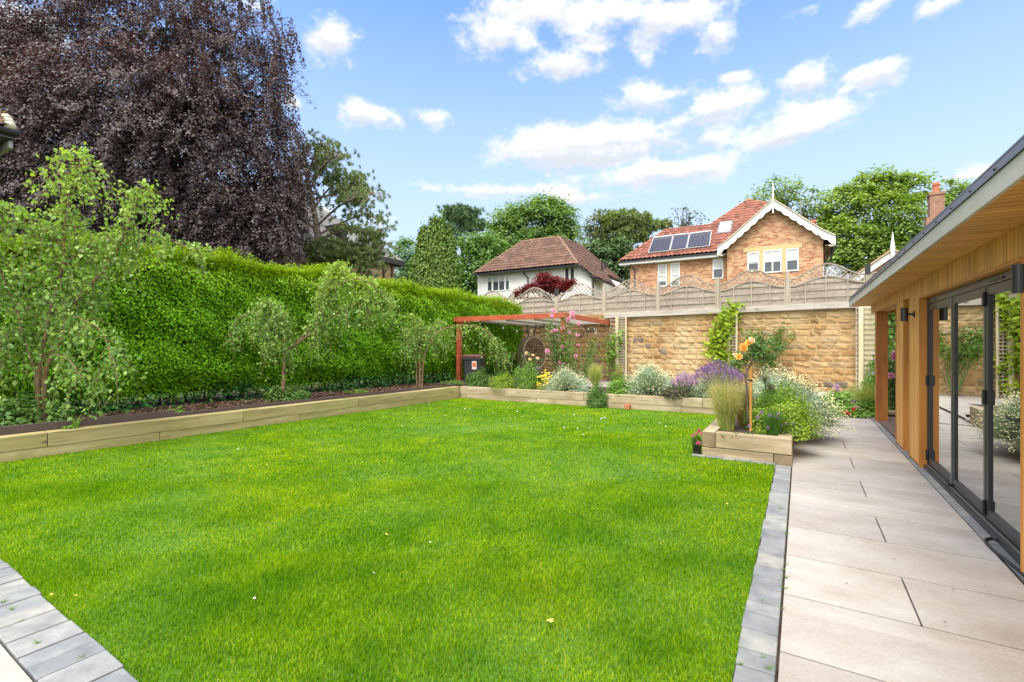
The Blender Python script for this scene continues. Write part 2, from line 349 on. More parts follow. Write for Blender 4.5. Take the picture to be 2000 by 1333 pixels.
def lbed(px, off, z=.3):
    P = LL0+LN*off; t = on_line(px, P, LD); q = P+LD*t
    return np.array([q[0], q[1], z])

# ---- lawn outline, kerb curve at the camera's left
kerb_o = [gp(x, y)[:2] for x, y in ((0, 1096), (39, 1126), (104, 1186), (149, 1226), (210, 1277), (272, 1333))]
kerb_i = [gp(x, y)[:2] for x, y in ((-40, 1155), (0, 1183), (32, 1211), (72, 1260), (110, 1303), (138, 1333))]
d0 = unit(kerb_o[0]-kerb_o[1]); d1 = unit(kerb_o[-1]-kerb_o[-2])
ko = [kerb_o[0]+d0*3.2+np.array([-.3, -.2]), kerb_o[0]+d0*1.2]+kerb_o+[kerb_o[-1]+d1*.5+np.array([.02, -.02]), np.array([-.55, 1.15]), uv(-.26, .35)[:2]]
lawn_poly = [LL0-LD*4.5]+[LL1, BEND, uv(PU0, PV)[:2], uv(-.27, PV-.09)[:2], uv(-.26, .35)[:2]]+ko[::-1]
def sheet(name, poly, z, mat, kind='structure', n=0):
    mb = MB(); mb.add([(p[0], p[1], z) for p in poly], [list(range(len(poly)))])
    return tag(mb.build(name, mat), kind=kind)
# ground to the horizon with the raised land behind the stone wall
W0 = pt(1676, 0, 14.3)[:2]             # a point of the stone wall's face; it runs along D2
WT0 = on_line(985, W0, D2)-3.0
def ground_z(x, y):
    s = (x-W0[0])*D1[0]+(y-W0[1])*D1[1]; t = (x-W0[0])*D2[0]+(y-W0[1])*D2[1]
    r = np.clip((s-.5)/.4, 0, 1)*np.clip((t+14.5)/2.0, 0, 1)
    return -.06+r*2.5+np.clip((s-12)/60, 0, 1)*2.0*np.clip((t+20)/10, 0, 1)
gx = np.concatenate([-np.geomspace(900, 40, 9), np.linspace(-34, 46, 161), np.geomspace(50, 900, 9)])
gy = np.concatenate([-np.geomspace(900, 12, 9), np.linspace(-10, 60, 141), np.geomspace(65, 1500, 12)])
XX, YY = np.meshgrid(gx, gy); nx, ny = len(gx), len(gy)
V = np.stack([XX.ravel(), YY.ravel(), ground_z(XX, YY).ravel()], 1)
ii = (np.arange(ny-1)[:, None]*nx+np.arange(nx-1)[None]).ravel()
tag(np_mesh('ground', V, np.stack([ii, ii+1, ii+1+nx, ii+nx], 1), M['field']), kind='structure')
sheet('lawn', lawn_poly, -.005, M['turf'])
# soil of the beds
hb = 2.0
sheet('bed_soil', [LL0-LD*4.5+LN*.1, LL1+LD*2.2+LN*.1, LL1+LD*9+LN*.1, LL1+LD*9+LN*3.6, LL0-LD*4.5+LN*3.6], .285, M['soil'])
sheet('border_soil', [LL1+BN*.08, BEND+BN*.08+BD*.3, BEND+BN*2.1+BD*1.0, LL1+BN*2.1], .281, M['soil'])
pl = [uv(PU0+.05, PV+.05)[:2], uv(PU1-.05, PV+.05)[:2], uv(PU1-.05, 12.2)[:2], uv(PU0+.05, 12.2)[:2]]
sheet('planter_soil', pl, .277, M['soil'])
# terrace under the pergola
sheet('terrace', [LL1+BN*2.1, BEND+BN*2.1+BD*1.0, uv(-.1, 12.3)[:2], uv(-.1, 17.6)[:2], LL1+BN*9], .06, M['paving'])

# ---- paving: real slabs with open joints, in garden coordinates
def slab_field(name, cells, z0, z1, mat, rot=GROT, bevel=.003):
    mb = MB()
    for (a, b, c, d) in cells: mb.box(a, b, c, d, z0, z1)
    return tag(mb.build(name, mat, rot=(0, 0, rot), bevel=bevel), kind='structure')
cells = []; g = .004; row = .62; k0 = -7
for k in range(k0, 24):
    v0 = 3.267+row*k; v1 = v0+row
    if v1 > 17.6: break
    us = [-.09, .547, 1.18] if (k % 2 == 0) else [-.09, 1.18]
    if 11.66 < v1 and v0 < 11.7: pass
    for a, b in zip(us[:-1], us[1:]): cells.append((a+g, b-g, v0+.007, v1-.007))
    if v0 > 12.2:
        cells += [(-1.29+g, -.09-g, v0+g, v1-g), (1.18+g, 2.3-g, v0+g, v1-g), (2.3+g, 3.5-g, v0+g, v1-g)]
slab_field('patio_paving', cells, -.06, .012, M['paving'])
sheet('joint_bed', [uv(-.3, -2)[:2], uv(4.2, -2)[:2], uv(4.2, 17.65)[:2], uv(-.3, 17.65)[:2]], -.012, M['soil'])
cells = []
v = .1
while v < PV-.1:
    L = random.uniform(.13, .22); cells.append((-.262+random.uniform(-.008, .008), -.098, v+.004, v+L-.004)); v += L
u = PU0-.12
while u < -.28:
    L = random.uniform(.14, .24); cells.append((u+.003, min(u+L, -.265)-.003, PV-.085, PV-.004)); u += L
slab_field('kerb', cells, -.08, .016, M['sett'], bevel=.006)
# the curved sett kerb bottom left, and the paving inside it
def arc_resample(P, n):
    P = np.array(P); s = np.concatenate([[0], np.cumsum(np.linalg.norm(np.diff(P, axis=0), axis=1))]); q = np.linspace(0, s[-1], n)
    return np.stack([np.interp(q, s, P[:, 0]), np.interp(q, s, P[:, 1])], 1)
PO = arc_resample(ko, 400); T = unit(np.gradient(PO, axis=0)); NI = np.stack([T[:, 1], -T[:, 0]], 1)
if (NI @ np.array([0, 1])).mean() > 0: NI = -NI
mb = MB(); i = 0; step = np.linalg.norm(PO[1]-PO[0]); wk = .245
while i < 396:
    n = int(random.uniform(.12, .23)/step); j = min(i+n, 399)
    e = random.uniform(-.006, .006)
    q = [PO[i]+T[i]*.004+NI[i]*e, PO[j]-T[j]*.004+NI[j]*e, PO[j]-T[j]*.004+NI[j]*wk, PO[i]+T[i]*.004+NI[i]*wk]
    zt = .014+random.uniform(-.003, .003)
    mb.prism([(p[0], p[1], -.08) for p in q], (0, 0, .08+zt)); i = j
tag(mb.build('curved_kerb', M['sett'], bevel=.006), kind='structure')
inner = [p for p in (PO+NI*(wk+.012))[::8]]
ins = inner+[np.array([-.3, -3.0]), np.array([-9, -3.0])]
sheet('joint_bed_inner', [p for p in (PO+NI*.02)[::8]]+[np.array([-.3, -3.0]), np.array([-9, -3.0])], -.011, M['soil'])
a = np.linspace(0, 1, 2)
mb = MB(); mb.prism([(p[0], p[1], -.05) for p in ins], (0, 0, .062))
tag(mb.build('corner_paving', M['paving']), kind='structure')

# ---- sleepers
def sleeper(parent, a, b, z0, z1, th, mat, side=0):
    """a timber from plan point a to b; its face lies on the line a-b and it is th thick towards 'side' (unit vector)"""
    a = np.array(a[:2]); b = np.array(b[:2]); L = np.linalg.norm(b-a); d = (b-a)/L
    c = (a+b)/2+np.array(side)*th/2; ang = math.atan2(d[1], d[0]); r = np.array(parent.location)
    mb = MB().box(-L/2+.003, L/2-.003, -th/2, th/2, -(z1-z0)/2+.002, (z1-z0)/2-.002)
    return mb.build('sleeper', mat, parent, (c[0]-r[0], c[1]-r[1], (z0+z1)/2), (0, 0, ang+random.uniform(-.0015, .0015)), bevel=.007)
t = thing('sleeper_wall', 'long low wall of yellowish timber sleepers along the hedge side of the lawn', 'sleeper wall', (*LL0, 0))
def courses(parent, P, d, s0, s1, side, th, joints_top, joints_bot, mat):
    for js, z0, z1, o in ((joints_bot, -.1, .125, 0), (joints_top, .125, .32, .004)):
        e = [s0]+[j for j in js if s0 < j < s1]+[s1]
        for a, b in zip(e[:-1], e[1:]): sleeper(parent, P+d*a-np.array(side)*o, P+d*b-np.array(side)*o, z0, z1, th, mat, side)
jt = [on_line(x, LL0, LD) for x in (93, 476, 700)]; jb = [on_line(x, LL0, LD) for x in (312, 585, 835)]
courses(t, LL0, LD, -4.0, LLEN-.004, LN, .2, [-2.2]+jt, [-1.2]+jb, M['sleeper'])
t = thing('sleeper_wall', 'low timber sleeper wall across the far end of the lawn, holding the flower border', 'sleeper wall', (*LL1, 0))
jt = [on_line(x, LL1, BD) for x in (985, 1140, 1372)]; jb = [on_line(x, LL1, BD) for x in (912, 1048, 1230, 1330)]
courses(t, LL1, BD, .004, tb-.004, BN, .16, jt, jb, M['sleeper_old'])
# brown edging boards behind the left sleepers
t = thing('edging_boards', 'dark brown edging boards standing behind the yellowish sleepers below the hedge', 'garden edging', (*LL0, 0))
for x0, x1, z1 in ((-600, 341, .425), (341, 690, .375), (690, 893, .37)):
    s0 = max(-4.0, on_line(x0, LL0+LN*.23, LD)) if x0 > 0 else -4.0; s1 = on_line(x1, LL0+LN*.23, LD)
    a_ = LL0+LN*.215+LD*s0; b_ = LL0+LN*.215+LD*s1; r_ = np.array(t.location)[:2]; dd = b_-a_
    MB().box(0, np.linalg.norm(dd), 0, .045, .2, z1).build('edging_board', M['edging'], t, (*(a_-r_), 0), (0, 0, math.atan2(dd[1], dd[0])), bevel=.004)
# the raised planter beside the paving
P0 = uv(PU0, PV)[:2]
t = thing('raised_planter', 'raised timber sleeper planter at the corner of the lawn beside the pale paving', 'planter', (*P0, 0))
fl, fr = uv(PU0, PV)[:2], uv(PU1, PV)[:2]
sleeper(t, fl+D2*.165, fr, .125, .325, .16, M['sleeper_old'], D1); sleeper(t, fl, fr-D2*.2, -.1, .12, .16, M['sleeper_old'], D1)
vb = 11.0
sleeper(t, fl+D2*0, fl+D1*3.9, .125, .325, .16, M['sleeper_old'], D2); sleeper(t, fl+D1*.17, fl+D1*3.9, -.1, .12, .16, M['sleeper_old'], D2)
sleeper(t, fr+D1*.17, fr+D1*2.4, .125, .325, .16, M['sleeper_old'], -D2); sleeper(t, fr+D1*2.41, fr+D1*5.3, .125, .325, .16, M['sleeper_old'], -D2)
sleeper(t, fr+D1*.0, fr+D1*5.3, -.1, .12, .16, M['sleeper_old'], -D2)
def endblock(u0, u1, z0, z1):
    q = uv(u0, PV)[:2]-P0; MB().box(0, u1-u0, -.004, .012, z0, z1).build('end_grain', M['endgrain'], t, (*q, 0), (0, 0, GROT))
endblock(PU0, PU0+.16, .128, .322); endblock(PU1-.195, PU1-.003, -.05, .117)

# ---- stone retaining wall: real courses of rock-faced blocks
def stone_wall():
    root = thing('stone_wall', 'tall retaining wall of golden rock-faced stone blocks at the end of the garden', 'wall', (*W0, 0), GROT)
    t0, t1, h = -15.0, 7.5, 2.62
    Vs = []; Fs = []; b = 0; z = -.08; row = 0
    while z < h:
        rh = random.choice((.19, .22, .25, .2, .17)); zt = min(z+rh, h+.02); x = t0-random.uniform(0, .3)
        while x < t1:
            L = random.uniform(.22, .48); nxq, nzq = 11, 7; g_ = .007
            gxs = np.linspace(x+g_, x+L-g_, nxq); gzs = np.linspace(z+g_, zt-g_, nzq); A, Bz = np.meshgrid(gxs, gzs)
            fx = np.minimum(np.arange(nxq), np.arange(nxq)[::-1]); fz = np.minimum(np.arange(nzq), np.arange(nzq)[::-1])
            edge = np.minimum(np.minimum(fx[None, :], 1), np.minimum(fz[:, None], 1))
            X_, Z_ = np.meshgrid(np.linspace(-1, 1, nxq), np.linspace(-1, 1, nzq))
            lump = sum(rng.normal(0, .0055)*np.sin(rng.uniform(1, 4)*X_+rng.uniform(1, 3.5)*Z_+rng.uniform(0, 6)) for _ in range(5))
            cut = np.maximum(0, X_*rng.normal(0, .010)+Z_*rng.normal(0, .010)+rng.normal(-.004, .005))
            dep = -(edge*(.015+.010*rng.random()+lump+cut+rng.normal(0, .0035, lump.shape))+.002)
            A = A+rng.normal(0, .003, A.shape); Bz = Bz+rng.normal(0, .003, A.shape)
            Vs.append(np.stack([A.ravel(), dep.ravel(), Bz.ravel()], 1))
            i0 = (np.arange(nzq-1)[:, None]*nxq+np.arange(nxq-1)[None]).ravel()+b
            Fs.append(np.stack([i0, i0+1, i0+1+nxq, i0+nxq], 1)); b += nxq*nzq; x += L
        z = zt
    np_mesh('stone_blocks', np.concatenate(Vs), np.concatenate(Fs), M['stone'], root)
    MB().box(t0, t1, -.008, .45, -.3, h).build('mortar_core', M['mortar'], root)
stone_wall()
tW = lambda px: on_line(px, W0, D2)
slope = lambda x, y, z: (x, y, z+.0125*(x-tW(1400)))
# beam along the wall top
root = thing('timber_beam', 'thick weathered grey beam laid along the top of the stone wall under the fence', 'beam', (*W0, 0), GROT)
MB().box(tW(1182), 3.5, -.12, .1, 2.515, 2.70).shift(slope).build('beam', M['beam_wood'], root, bevel=.01)

# ---- fence
def fence():
    root = thing('fence', 'weathered wooden fence on the stone wall with wavy trellis tops above boarded panels', 'fence', (*W0, 0), GROT)
    xs = [tW(p) for p in (1087, 1180, 1285, 1402, 1538, 1695)]; xs = [xs[0]-2.1*2, xs[0]-2.1]+xs+[xs[-1]+2.2]
    yb = .02
    for x in xs:
        mb = MB().box(x-.055, x+.055, yb-.05, yb+.06, 2.6, 3.76).shift(slope); mb.build('fence_post', M['grey_wood_v'], root, bevel=.006)
        if abs(x-xs[-2]) < .01 or abs(x-xs[2]) < .01: MB().box(x-.065, x+.065, yb-.06, yb+.07, 3.5, 3.8).shift(slope).build('post_cap', M['gutter'], root)
    for a, b in zip(xs[:-1], xs[1:]):
        a += .06; b -= .06; W = b-a; z0 = 2.66
        bmp = lambda s: .5-.5*math.cos(2*math.pi*min(max(s, 0), 1))
        low = lambda s: z0+.63+.24*bmp(s); hi = lambda s: z0+.86+.40*bmp(s)
        mb = MB(); z = z0; k = 0
        while z < z0+.88:                       # woven horizontal boards
            zt = z+.118
            ss = [s for s in np.linspace(0, 1, 41) if low(s) > z+.02]
            if ss:
                runs = [ss]
                for r in runs:
                    s0, s1 = min(r), max(r); pts = np.linspace(s0, s1, 25); yo = yb+(.012 if k % 2 else -.012)
                    for p, q in zip(pts[:-1], pts[1:]):
                        zp, zq = min(zt, low(p)), min(zt, low(q))
                        if zp <= z or zq <= z: continue
                        pa, qa = a+p*W, a+q*W
                        mb.add([(pa, yo-.006, z), (qa, yo-.006, z), (qa, yo-.006, zq), (pa, yo-.006, zp), (pa, yo+.006, z), (qa, yo+.006, z), (qa, yo+.006, zq), (pa, yo+.006, zp)],
                               [[0, 1, 2, 3], [7, 6, 5, 4], [3, 2, 6, 7], [0, 4, 5, 1]])
            z += .112; k += 1
        pan = mb.shift(slope).build('board_panel', M['grey_wood'], root)
        for s in (.22, .5, .78): MB().box(a+s*W-.016, a+s*W+.016, yb-.042, yb-.02, z0, low(s)-.02).shift(slope).build('batten', M['grey_wood_v'], pan)
        for fn, th in ((low, .045), (hi, .04)):
            mb = MB()
            pts = np.linspace(0, 1, 33)
            for p, q in zip(pts[:-1], pts[1:]):
                pa, qa, zp, zq = a+p*W, a+q*W, fn(p), fn(q)
                mb.add([(pa, yb-.035, zp-th/2), (qa, yb-.035, zq-th/2), (qa, yb-.035, zq+th/2), (pa, yb-.035, zp+th/2), (pa, yb+.03, zp-th/2), (qa, yb+.03, zq-th/2), (qa, yb+.03, zq+th/2), (pa, yb+.03, zp+th/2)],
                       [[0, 1, 2, 3], [7, 6, 5, 4], [3, 2, 6, 7], [0, 4, 5, 1]])
            mb.shift(slope).build('curved_rail', M['grey_wood'], pan)
        mb = MB(); pit = .16; sw = .022
        for sg, yy in ((1, yb-.016), (-1, yb-.002)):
            n = int((W+1.5)/pit)+2
            for i in range(-8, n+8):
                c = a+i*pit; run = []
                for zz in np.arange(z0+.6, z0+1.3, .02):
                    x = c+sg*(zz-z0-.6)-(0 if sg > 0 else -.7); s = (x-a)/W
                    inside = 0 <= s <= 1 and low(s) < zz < hi(s)
                    if inside: run.append((x, yy, zz))
                    if run and (not inside):
                        if len(run) > 1: mb.bar(run[0], run[-1], .008, sw*1.35, up=(sg*-.7, 0, .7))
                        run = []
                if len(run) > 1: mb.bar(run[0], run[-1], .008, sw*1.35, up=(sg*-.7, 0, .7))
        mb.shift(slope).build('lattice_top', M['grey_wood'], pan)
        for x_ in (a, b-.03): MB().box(x_, x_+.03, yb-.03, yb+.03, z0, z0+.86).shift(slope).build('side_frame', M['grey_wood_v'], pan)
fence()

# ---- trellis posts in front of the wall
def trellis_post(px, label, left, right, zt=2.5):
    x = tW(px); q = W0+D2*x-D1*.22
    root = thing('trellis_post', label, 'trellis', (*q, 0), GROT, 'trellis posts along the stone wall')
    MB().box(-.055, .055, -.05, .05, 0, zt).build('post', M['trellis_post'], root, bevel=.005)
    for side, wdt, cols in ((-1, *left), (1, *right)):
        if wdt <= 0: continue
        a, b = (-.06-wdt, -.06) if side < 0 else (.06, .06+wdt)
        mb = MB(); yo = .03
        for i in range(cols+1):
            x_ = a+(b-a)*i/cols; mb.box(x_-.011, x_+.011, yo, yo+.018, .05, zt)
        z = .12
        while z < zt-.03: mb.box(a-.02, b+.02, yo-.019, yo-.001, z, z+.024); z += (.1 if cols > 1 else .15)
        mb.build('trellis_panel', M['trellis'], root)
    if zt > 2.6: MB().box(.06, .06+right[0], .05, .065, 0, zt).build('backing_board', M['trellis_post'], root)
    if right[0] > 0: MB().box(.06+right[0]+.012, .06+right[0]+.06, 0, .06, 0, zt).build('side_post', M['trellis_post'], root, bevel=.004)
trellis_post(1209, 'pale trellis post at the pergola end with grey slats left and a square grid right', (.20, 1), (.24, 3))
trellis_post(1424, 'pale trellis post behind the golden hop vine in mid wall', (.0, 1), (.16, 2))
trellis_post(1680, 'pale trellis post with ladder-like rungs at the right end of the stone wall', (.05, 1), (.30, 1), 2.62)

# ---- garden room
def garden_room():
    root = thing('garden_room', 'flat-roofed cedar-clad garden room with black bifold doors beside the paving', 'garden room', (0, 0, 0), GROT)
    def B(*a): return MB().box(*a)
    UF = 1.22
    def cladding(name, v0, v1, z0, z1, u=UF, par=root):
        mb = MB(); v = v0
        while v < v1-.005:
            w = min(.068, v1-v); mb.box(u, u+.02, v+.005, v+w-.004, z0, z1); v += .068
        return mb.build(name, M['cedar'], par)
    # wall piers and the band above the doors
    wall = B(UF+.021, 1.42, 8.5, 9.07, .0, 2.265).box(UF+.021, 1.42, 7.45, 8.07, 0, 2.265).box(UF+.021, 1.42, -1, 4.33, 0, 2.265).box(UF+.021, 1.42, 4.33, 7.45, 2.06, 2.265).box(UF+.021, 1.42, 8.07, 8.5, 2.1, 2.265).build('wall', M['cedar_dark'], root)
    cladding('cladding', 8.5, 9.07, .03, 2.265, par=wall); cladding('cladding', 7.45, 8.07, .03, 2.265, par=wall); cladding('cladding', -1, 4.33, .03, 2.265, par=wall)
    cladding('cladding', 4.33, 7.45, 2.06, 2.265, par=wall); cladding('cladding', 8.07, 8.5, 2.1, 2.265, par=wall)
    # reveals
    B(UF-.004, 1.36, 7.432, 7.452, 0, 2.05).box(UF-.004, 1.36, 4.328, 4.348, 0, 2.05).box(UF-.004, 1.36, 4.348, 7.432, 2.035, 2.056).build('door_reveal', M['cedar_dark'], root)
    B(UF-.003, 1.40, 8.48, 8.502, 0, 2.1).box(UF-.003, 1.40, 8.068, 8.088, 0, 2.1).build('window_reveal', M['cedar_dark'], root)
    B(UF-.006, UF+.018, 9.072, 9.096, 0, 2.1).build('corner_trim', M['post_wood'], root)
    sl = B(1.37, 1.40, 8.09, 8.478, .02, 2.09).build('slit_window', M['anthracite'], root)
    B(1.362, 1.368, 8.12, 8.45, .07, 2.04).build('pane', M['pane'], sl)
    # skirting
    B(UF+.003, UF+.04, 7.45, 8.07, 0, .035).box(UF+.003, UF+.04, 8.5, 9.07, 0, .035).build('skirting', M['black_plastic'], root)
    # doors: three leaves in an outer frame
    U = 1.285
    fr = B(U, U+.075, 7.372, 7.43, .03, 2.03).box(U, U+.075, 4.35, 4.41, .03, 2.03).box(U, U+.075, 4.41, 7.372, 1.965, 2.03).box(U-.03, U+.09, 4.35, 7.43, .0, .055).build('door_frame', M['anthracite'], root, bevel=.003)
    B(U-.012, U-.001, 4.42, 7.36, .057, .075).build('track', M['grey_metal'], fr)
    B(U-.010, U-.001, 6.95, 7.2, 1.985, 2.0).box(U-.010, U-.001, 4.9, 5.2, 1.985, 2.0).build('vent_slot', M['black_plastic'], fr)
    vs = [7.368, 6.335, 5.335, 4.412]
    for i, (v1, v0) in enumerate(zip(vs[:-1], vs[1:])):
        lf = MB(); w = .06; zt, zb = 1.962, .062
        lf.box(U+.006, U+.066, v0+.003, v0+w, zb, zt).box(U+.006, U+.066, v1-w, v1-.003, zb, zt).box(U+.006, U+.066, v0+w, v1-w, zt-.075, zt).box(U+.006, U+.066, v0+w, v1-w, zb, zb+.1)
        d = lf.build('bifold_door', M['anthracite'], root, bevel=.003)
        B(U+.022, U+.026, v0+w-.004, v1-w+.004, zb+.09, zt-.07).build('glass_pane', M['glass'], d)
        B(U-.001, U+.005, v0+.004, v0+.022, zb, zt).build('edge_strip', M['grey_metal'], d)
        mb = MB()
        z = zb+.1
        while z < zt-.08: mb.box(U+.040, U+.046, v0+w+.008, v1-w-.008, z, z+.0035); z += .022
        mb.build('blind', M['blind'], d)
    mb = MB()
    for z in (.1, 1.0, 1.8): mb.box(U-.016, U+.004, 5.32, 5.35, z, z+.12)
    mb.build('hinge', M['black_plastic'], root, bevel=.004)
    B(U-.03, U+.004, 6.325, 6.345, .075, .1).box(U-.02, U+.004, 7.36, 7.385, 1.0, 1.12).box(U-.02, U+.004, 7.36, 7.385, .12, .24).build('hinge', M['black_plastic'], root, bevel=.003)
    hd = MB().tube([(U-.002, 4.52, .98), (U-.05, 4.52, .98), (U-.055, 4.62, .98), (U-.05, 4.66, .985)], .009, 8); hd.build('door_handle', M['black_plastic'], root, smooth=True)
    # interior
    B(1.42, 4.6, -1, 9.0, -.01, .02).box(4.6, 4.7, -1, 9.07, 0, 2.27).box(1.43, 4.6, -1.05, -1, 0, 2.27).box(1.42, 4.6, 8.97, 9.07, 0, 2.265).build('inner_walls', M['room'], root)
    # veranda
    B(1.26, 4.7, 9.1, 12.05, -.05, .006).build('veranda_base', M['soil'], root)
    mb = MB(); v = 9.1
    while v < 12.0: mb.box(1.27, 4.6, v+.002, v+.138, .006, .028); v += .142
    mb.build('decking', M['deck'], root)
    B(1.235, 1.415, 11.42, 11.60, .0, 2.1).build('veranda_post', M['post_wood'], root, bevel=.006)
    hb_ = B(UF+.021, 1.42, 9.07, 12.06, 2.1, 2.265).box(1.42, 4.6, 11.9, 12.06, 2.1, 2.265).build('veranda_header', M['cedar_dark'], root)
    cladding('cladding', 9.07, 12.06, 2.1, 2.265, par=hb_)
    # roof
    mb = MB(); v = -1.5
    while v < 12.15: mb.box(.89, 4.8, v+.006, min(v+.084, 12.15), 2.268, 2.284); v += .09
    mb.build('soffit', M['cedar_soffit'], root)
    rf = B(.885, 4.85, -1.5, 12.155, 2.286, 2.46).build('roof', M['rubber'], root)
    B(.862, .884, -1.5, 12.16, 2.262, 2.372).build('fascia', M['fascia'], root); B(.862, 4.85, 12.161, 12.183, 2.262, 2.372).build('fascia', M['fascia'], root)
    mb = MB()
    for a, b in ((-1.5, 9.0), (9.012, 12.2)):
        mb.add([(.852, a, 2.374), (.852, b, 2.374), (.900, b, 2.485), (.900, a, 2.485), (.95, b, 2.485), (.95, a, 2.485), (.885, a, 2.374), (.885, b, 2.374)], [[0, 1, 2, 3], [3, 2, 4, 5], [0, 6, 7, 1], [0, 3, 5, 6], [1, 7, 4, 2]])
    ed = mb.build('roof_edge', M['rubber'], rf)
    mb = MB(); v = -1.2
    while v < 12: mb.sphere((.866, v, 2.405), .011, 6); v += .42
    mb.build('bolt', M['bolt'], rf)
garden_room()
def wall_light(v, label, z):
    q = uv(1.22, v, z); root = thing('wall_light', label, 'wall lamp', q, GROT, 'black cylinder lamps on the cedar wall')
    MB().lathe([(.036, -.085), (.039, -.083), (.039, .083), (.036, .085)], 20, (-.10, 0, 0)).build('lamp_body', M['anthracite'], root, smooth=False)
    MB().tube([(-.065, 0, 0), (-.012, 0, 0)], .014, 10).build('arm', M['anthracite'], root)
    MB().tube([(-.014, 0, 0), (-.001, 0, 0)], .04, 16).build('wall_plate', M['anthracite'], root)
wall_light(7.73, 'black cylinder wall lamp between the narrow slit window and the bifold doors', 1.865)
wall_light(4.0, 'black cylinder wall lamp at the near edge of the bifold doors, cut by the frame', 1.885)
# slate strip along the garden room with a metal drain grate and a loop of cable
cells = []; v = 4.905
while v < 12.2:
    L = random.uniform(.5, .7)
    cells.append((1.188, 1.262, v+.003, min(v+L, 12.2)-.003))
    v += L
slab_field('slate_strip', cells, -.05, .01, M['sett'])
root = thing('drain_grate', 'long ribbed metal drain grate at the foot of the bifold doors', 'drain', uv(1.19, 0, 0), GROT)
mb = MB(); v = 1.0
while v < 4.9: mb.box(.006, .104, v, v+.012, -.002, .012); v += .024
mb.build('grate_bars', plain('grate_steel', (.30, .32, .32), .4, .1, metal=.5), root); MB().box(0, .005, 1.0, 4.9, -.03, .014).box(.105, .11, 1.0, 4.9, -.03, .014).build('grate_edge', M['grey_metal'], root)
MB().box(.0, .11, 1.0, 4.9, -.034, -.03).build('channel', M['black_plastic'], root)
cab = [uv(1.30, 4.93, .03), uv(1.24, 4.97, .025), uv(1.185, 4.90, .018), uv(1.18, 4.70, .016), uv(1.215, 4.40, .018), uv(1.24, 4.05, .02), uv(1.27, 3.7, .02)]
def smooth_path(P, n=8):
    P = np.array(P); out = []
    for i in range(len(P)-1):
        p0, p1, p2, p3 = P[max(i-1, 0)], P[i], P[i+1], P[min(i+2, len(P)-1)]
        for t_ in np.linspace(0, 1, n, endpoint=False): out.append(.5*((2*p1)+(p2-p0)*t_+(2*p0-5*p1+4*p2-p3)*t_**2+(3*p1-p0-3*p2+p3)*t_**3))
    return np.array(out+[P[-1]])
tag(MB().tube(smooth_path(cab), .011, 8).build('cable', M['black_plastic'], smooth=True), 'loop of black cable lying over the slate strip by the bifold doors', 'cable')
# drain channel across the end of the paving
root = thing('channel_drain', 'narrow slotted drain across the far end of the pale paving', 'drain', uv(-.09, 11.62, 0), GROT)
mb = MB(); x = .02
while x < 1.5: mb.box(x, x+.025, .01, .075, .008, .018); x += .05
mb.build('drain_teeth', M['gutter'], root); MB().box(0, 1.5, 0, .085, -.02, .0135).build('drain_body', M['grey_metal'], root)
# low log edging by the post
root = thing('edging_log', 'short round timber edging at the foot of the veranda post', 'edging log', uv(.95, 12.3, .05), GROT)
MB().tube([(0, 0, .03), (.5, .02, .03), (1.1, .03, .03), (2.4, .03, .03)], .06, 10).build('log', M['sleeper_old'], root, smooth=True)

# ---- pergola
def pergola():
    A = pt(890, 625, 15.7)[:2]; C_ = pt(1103, 617, 13.36)[:2]; E = pt(1196, 632, 18.75)[:2]; zt = 2.36; G = A+(E-C_)
    root = thing('pergola', 'red stained timber pergola with a slatted grey roof at the far left corner', 'pergola', (*A, 0))
    r = np.array([*A, 0.0]); P = lambda p, z: np.array([p[0], p[1], z])-r
    for p, q in ((A, C_), (C_, E), (A, G), (G, E)):
        d = unit(q-p)*.07; MB().bar(P(p-d, zt-.075), P(q+d if q is not E else q, zt-.075), .055, .15).build('beam', M['red_stain'], root, bevel=.004)
    for p in (A, C_):
        q = p+unit((A+C_+E+G)/4-p)*.12; b = P(q, 0)
        MB().box(-.07, .07, -.07, .07, .0, zt-.152).build('post', M['red_stain'], root, (b[0], b[1], 0), (0, 0, GROT), bevel=.006)
    q = G+unit(C_-G)*.4
    MB().box(-.05, .05, -.05, .05, 0, zt-.152).build('post', M['trellis_post'], root, tuple(P(q, 0)), (0, 0, GROT), bevel=.006)
    ex = unit(E-C_); L = np.linalg.norm(E-C_); mb = MB(); s = .06
    while s < L-.05:
        mb.bar(P(A+ex*s+unit(C_-A)*.04, zt-.10), P(C_+ex*s-unit(C_-A)*.04, zt-.10), .095, .02); s += .17
    mb.build('roof_slats', wood_mat('bleached_slats', (.46, .43, .38), (.58, .55, .49), (.66, .63, .57), grain=8, knots=False), root)
    mb = MB()
    for k in (.25, .5, .75): q0 = A+(C_-A)*k; mb.bar(P(q0+ex*.05, zt-.16), P(q0+ex*(L-.05), zt-.16), .045, .06)
    mb.build('rafter', M['grey_wood'], root)
    return A, C_, E, G, zt, ex, L
PA, PC, PE, PG, PZ, pex, pL = pergola()
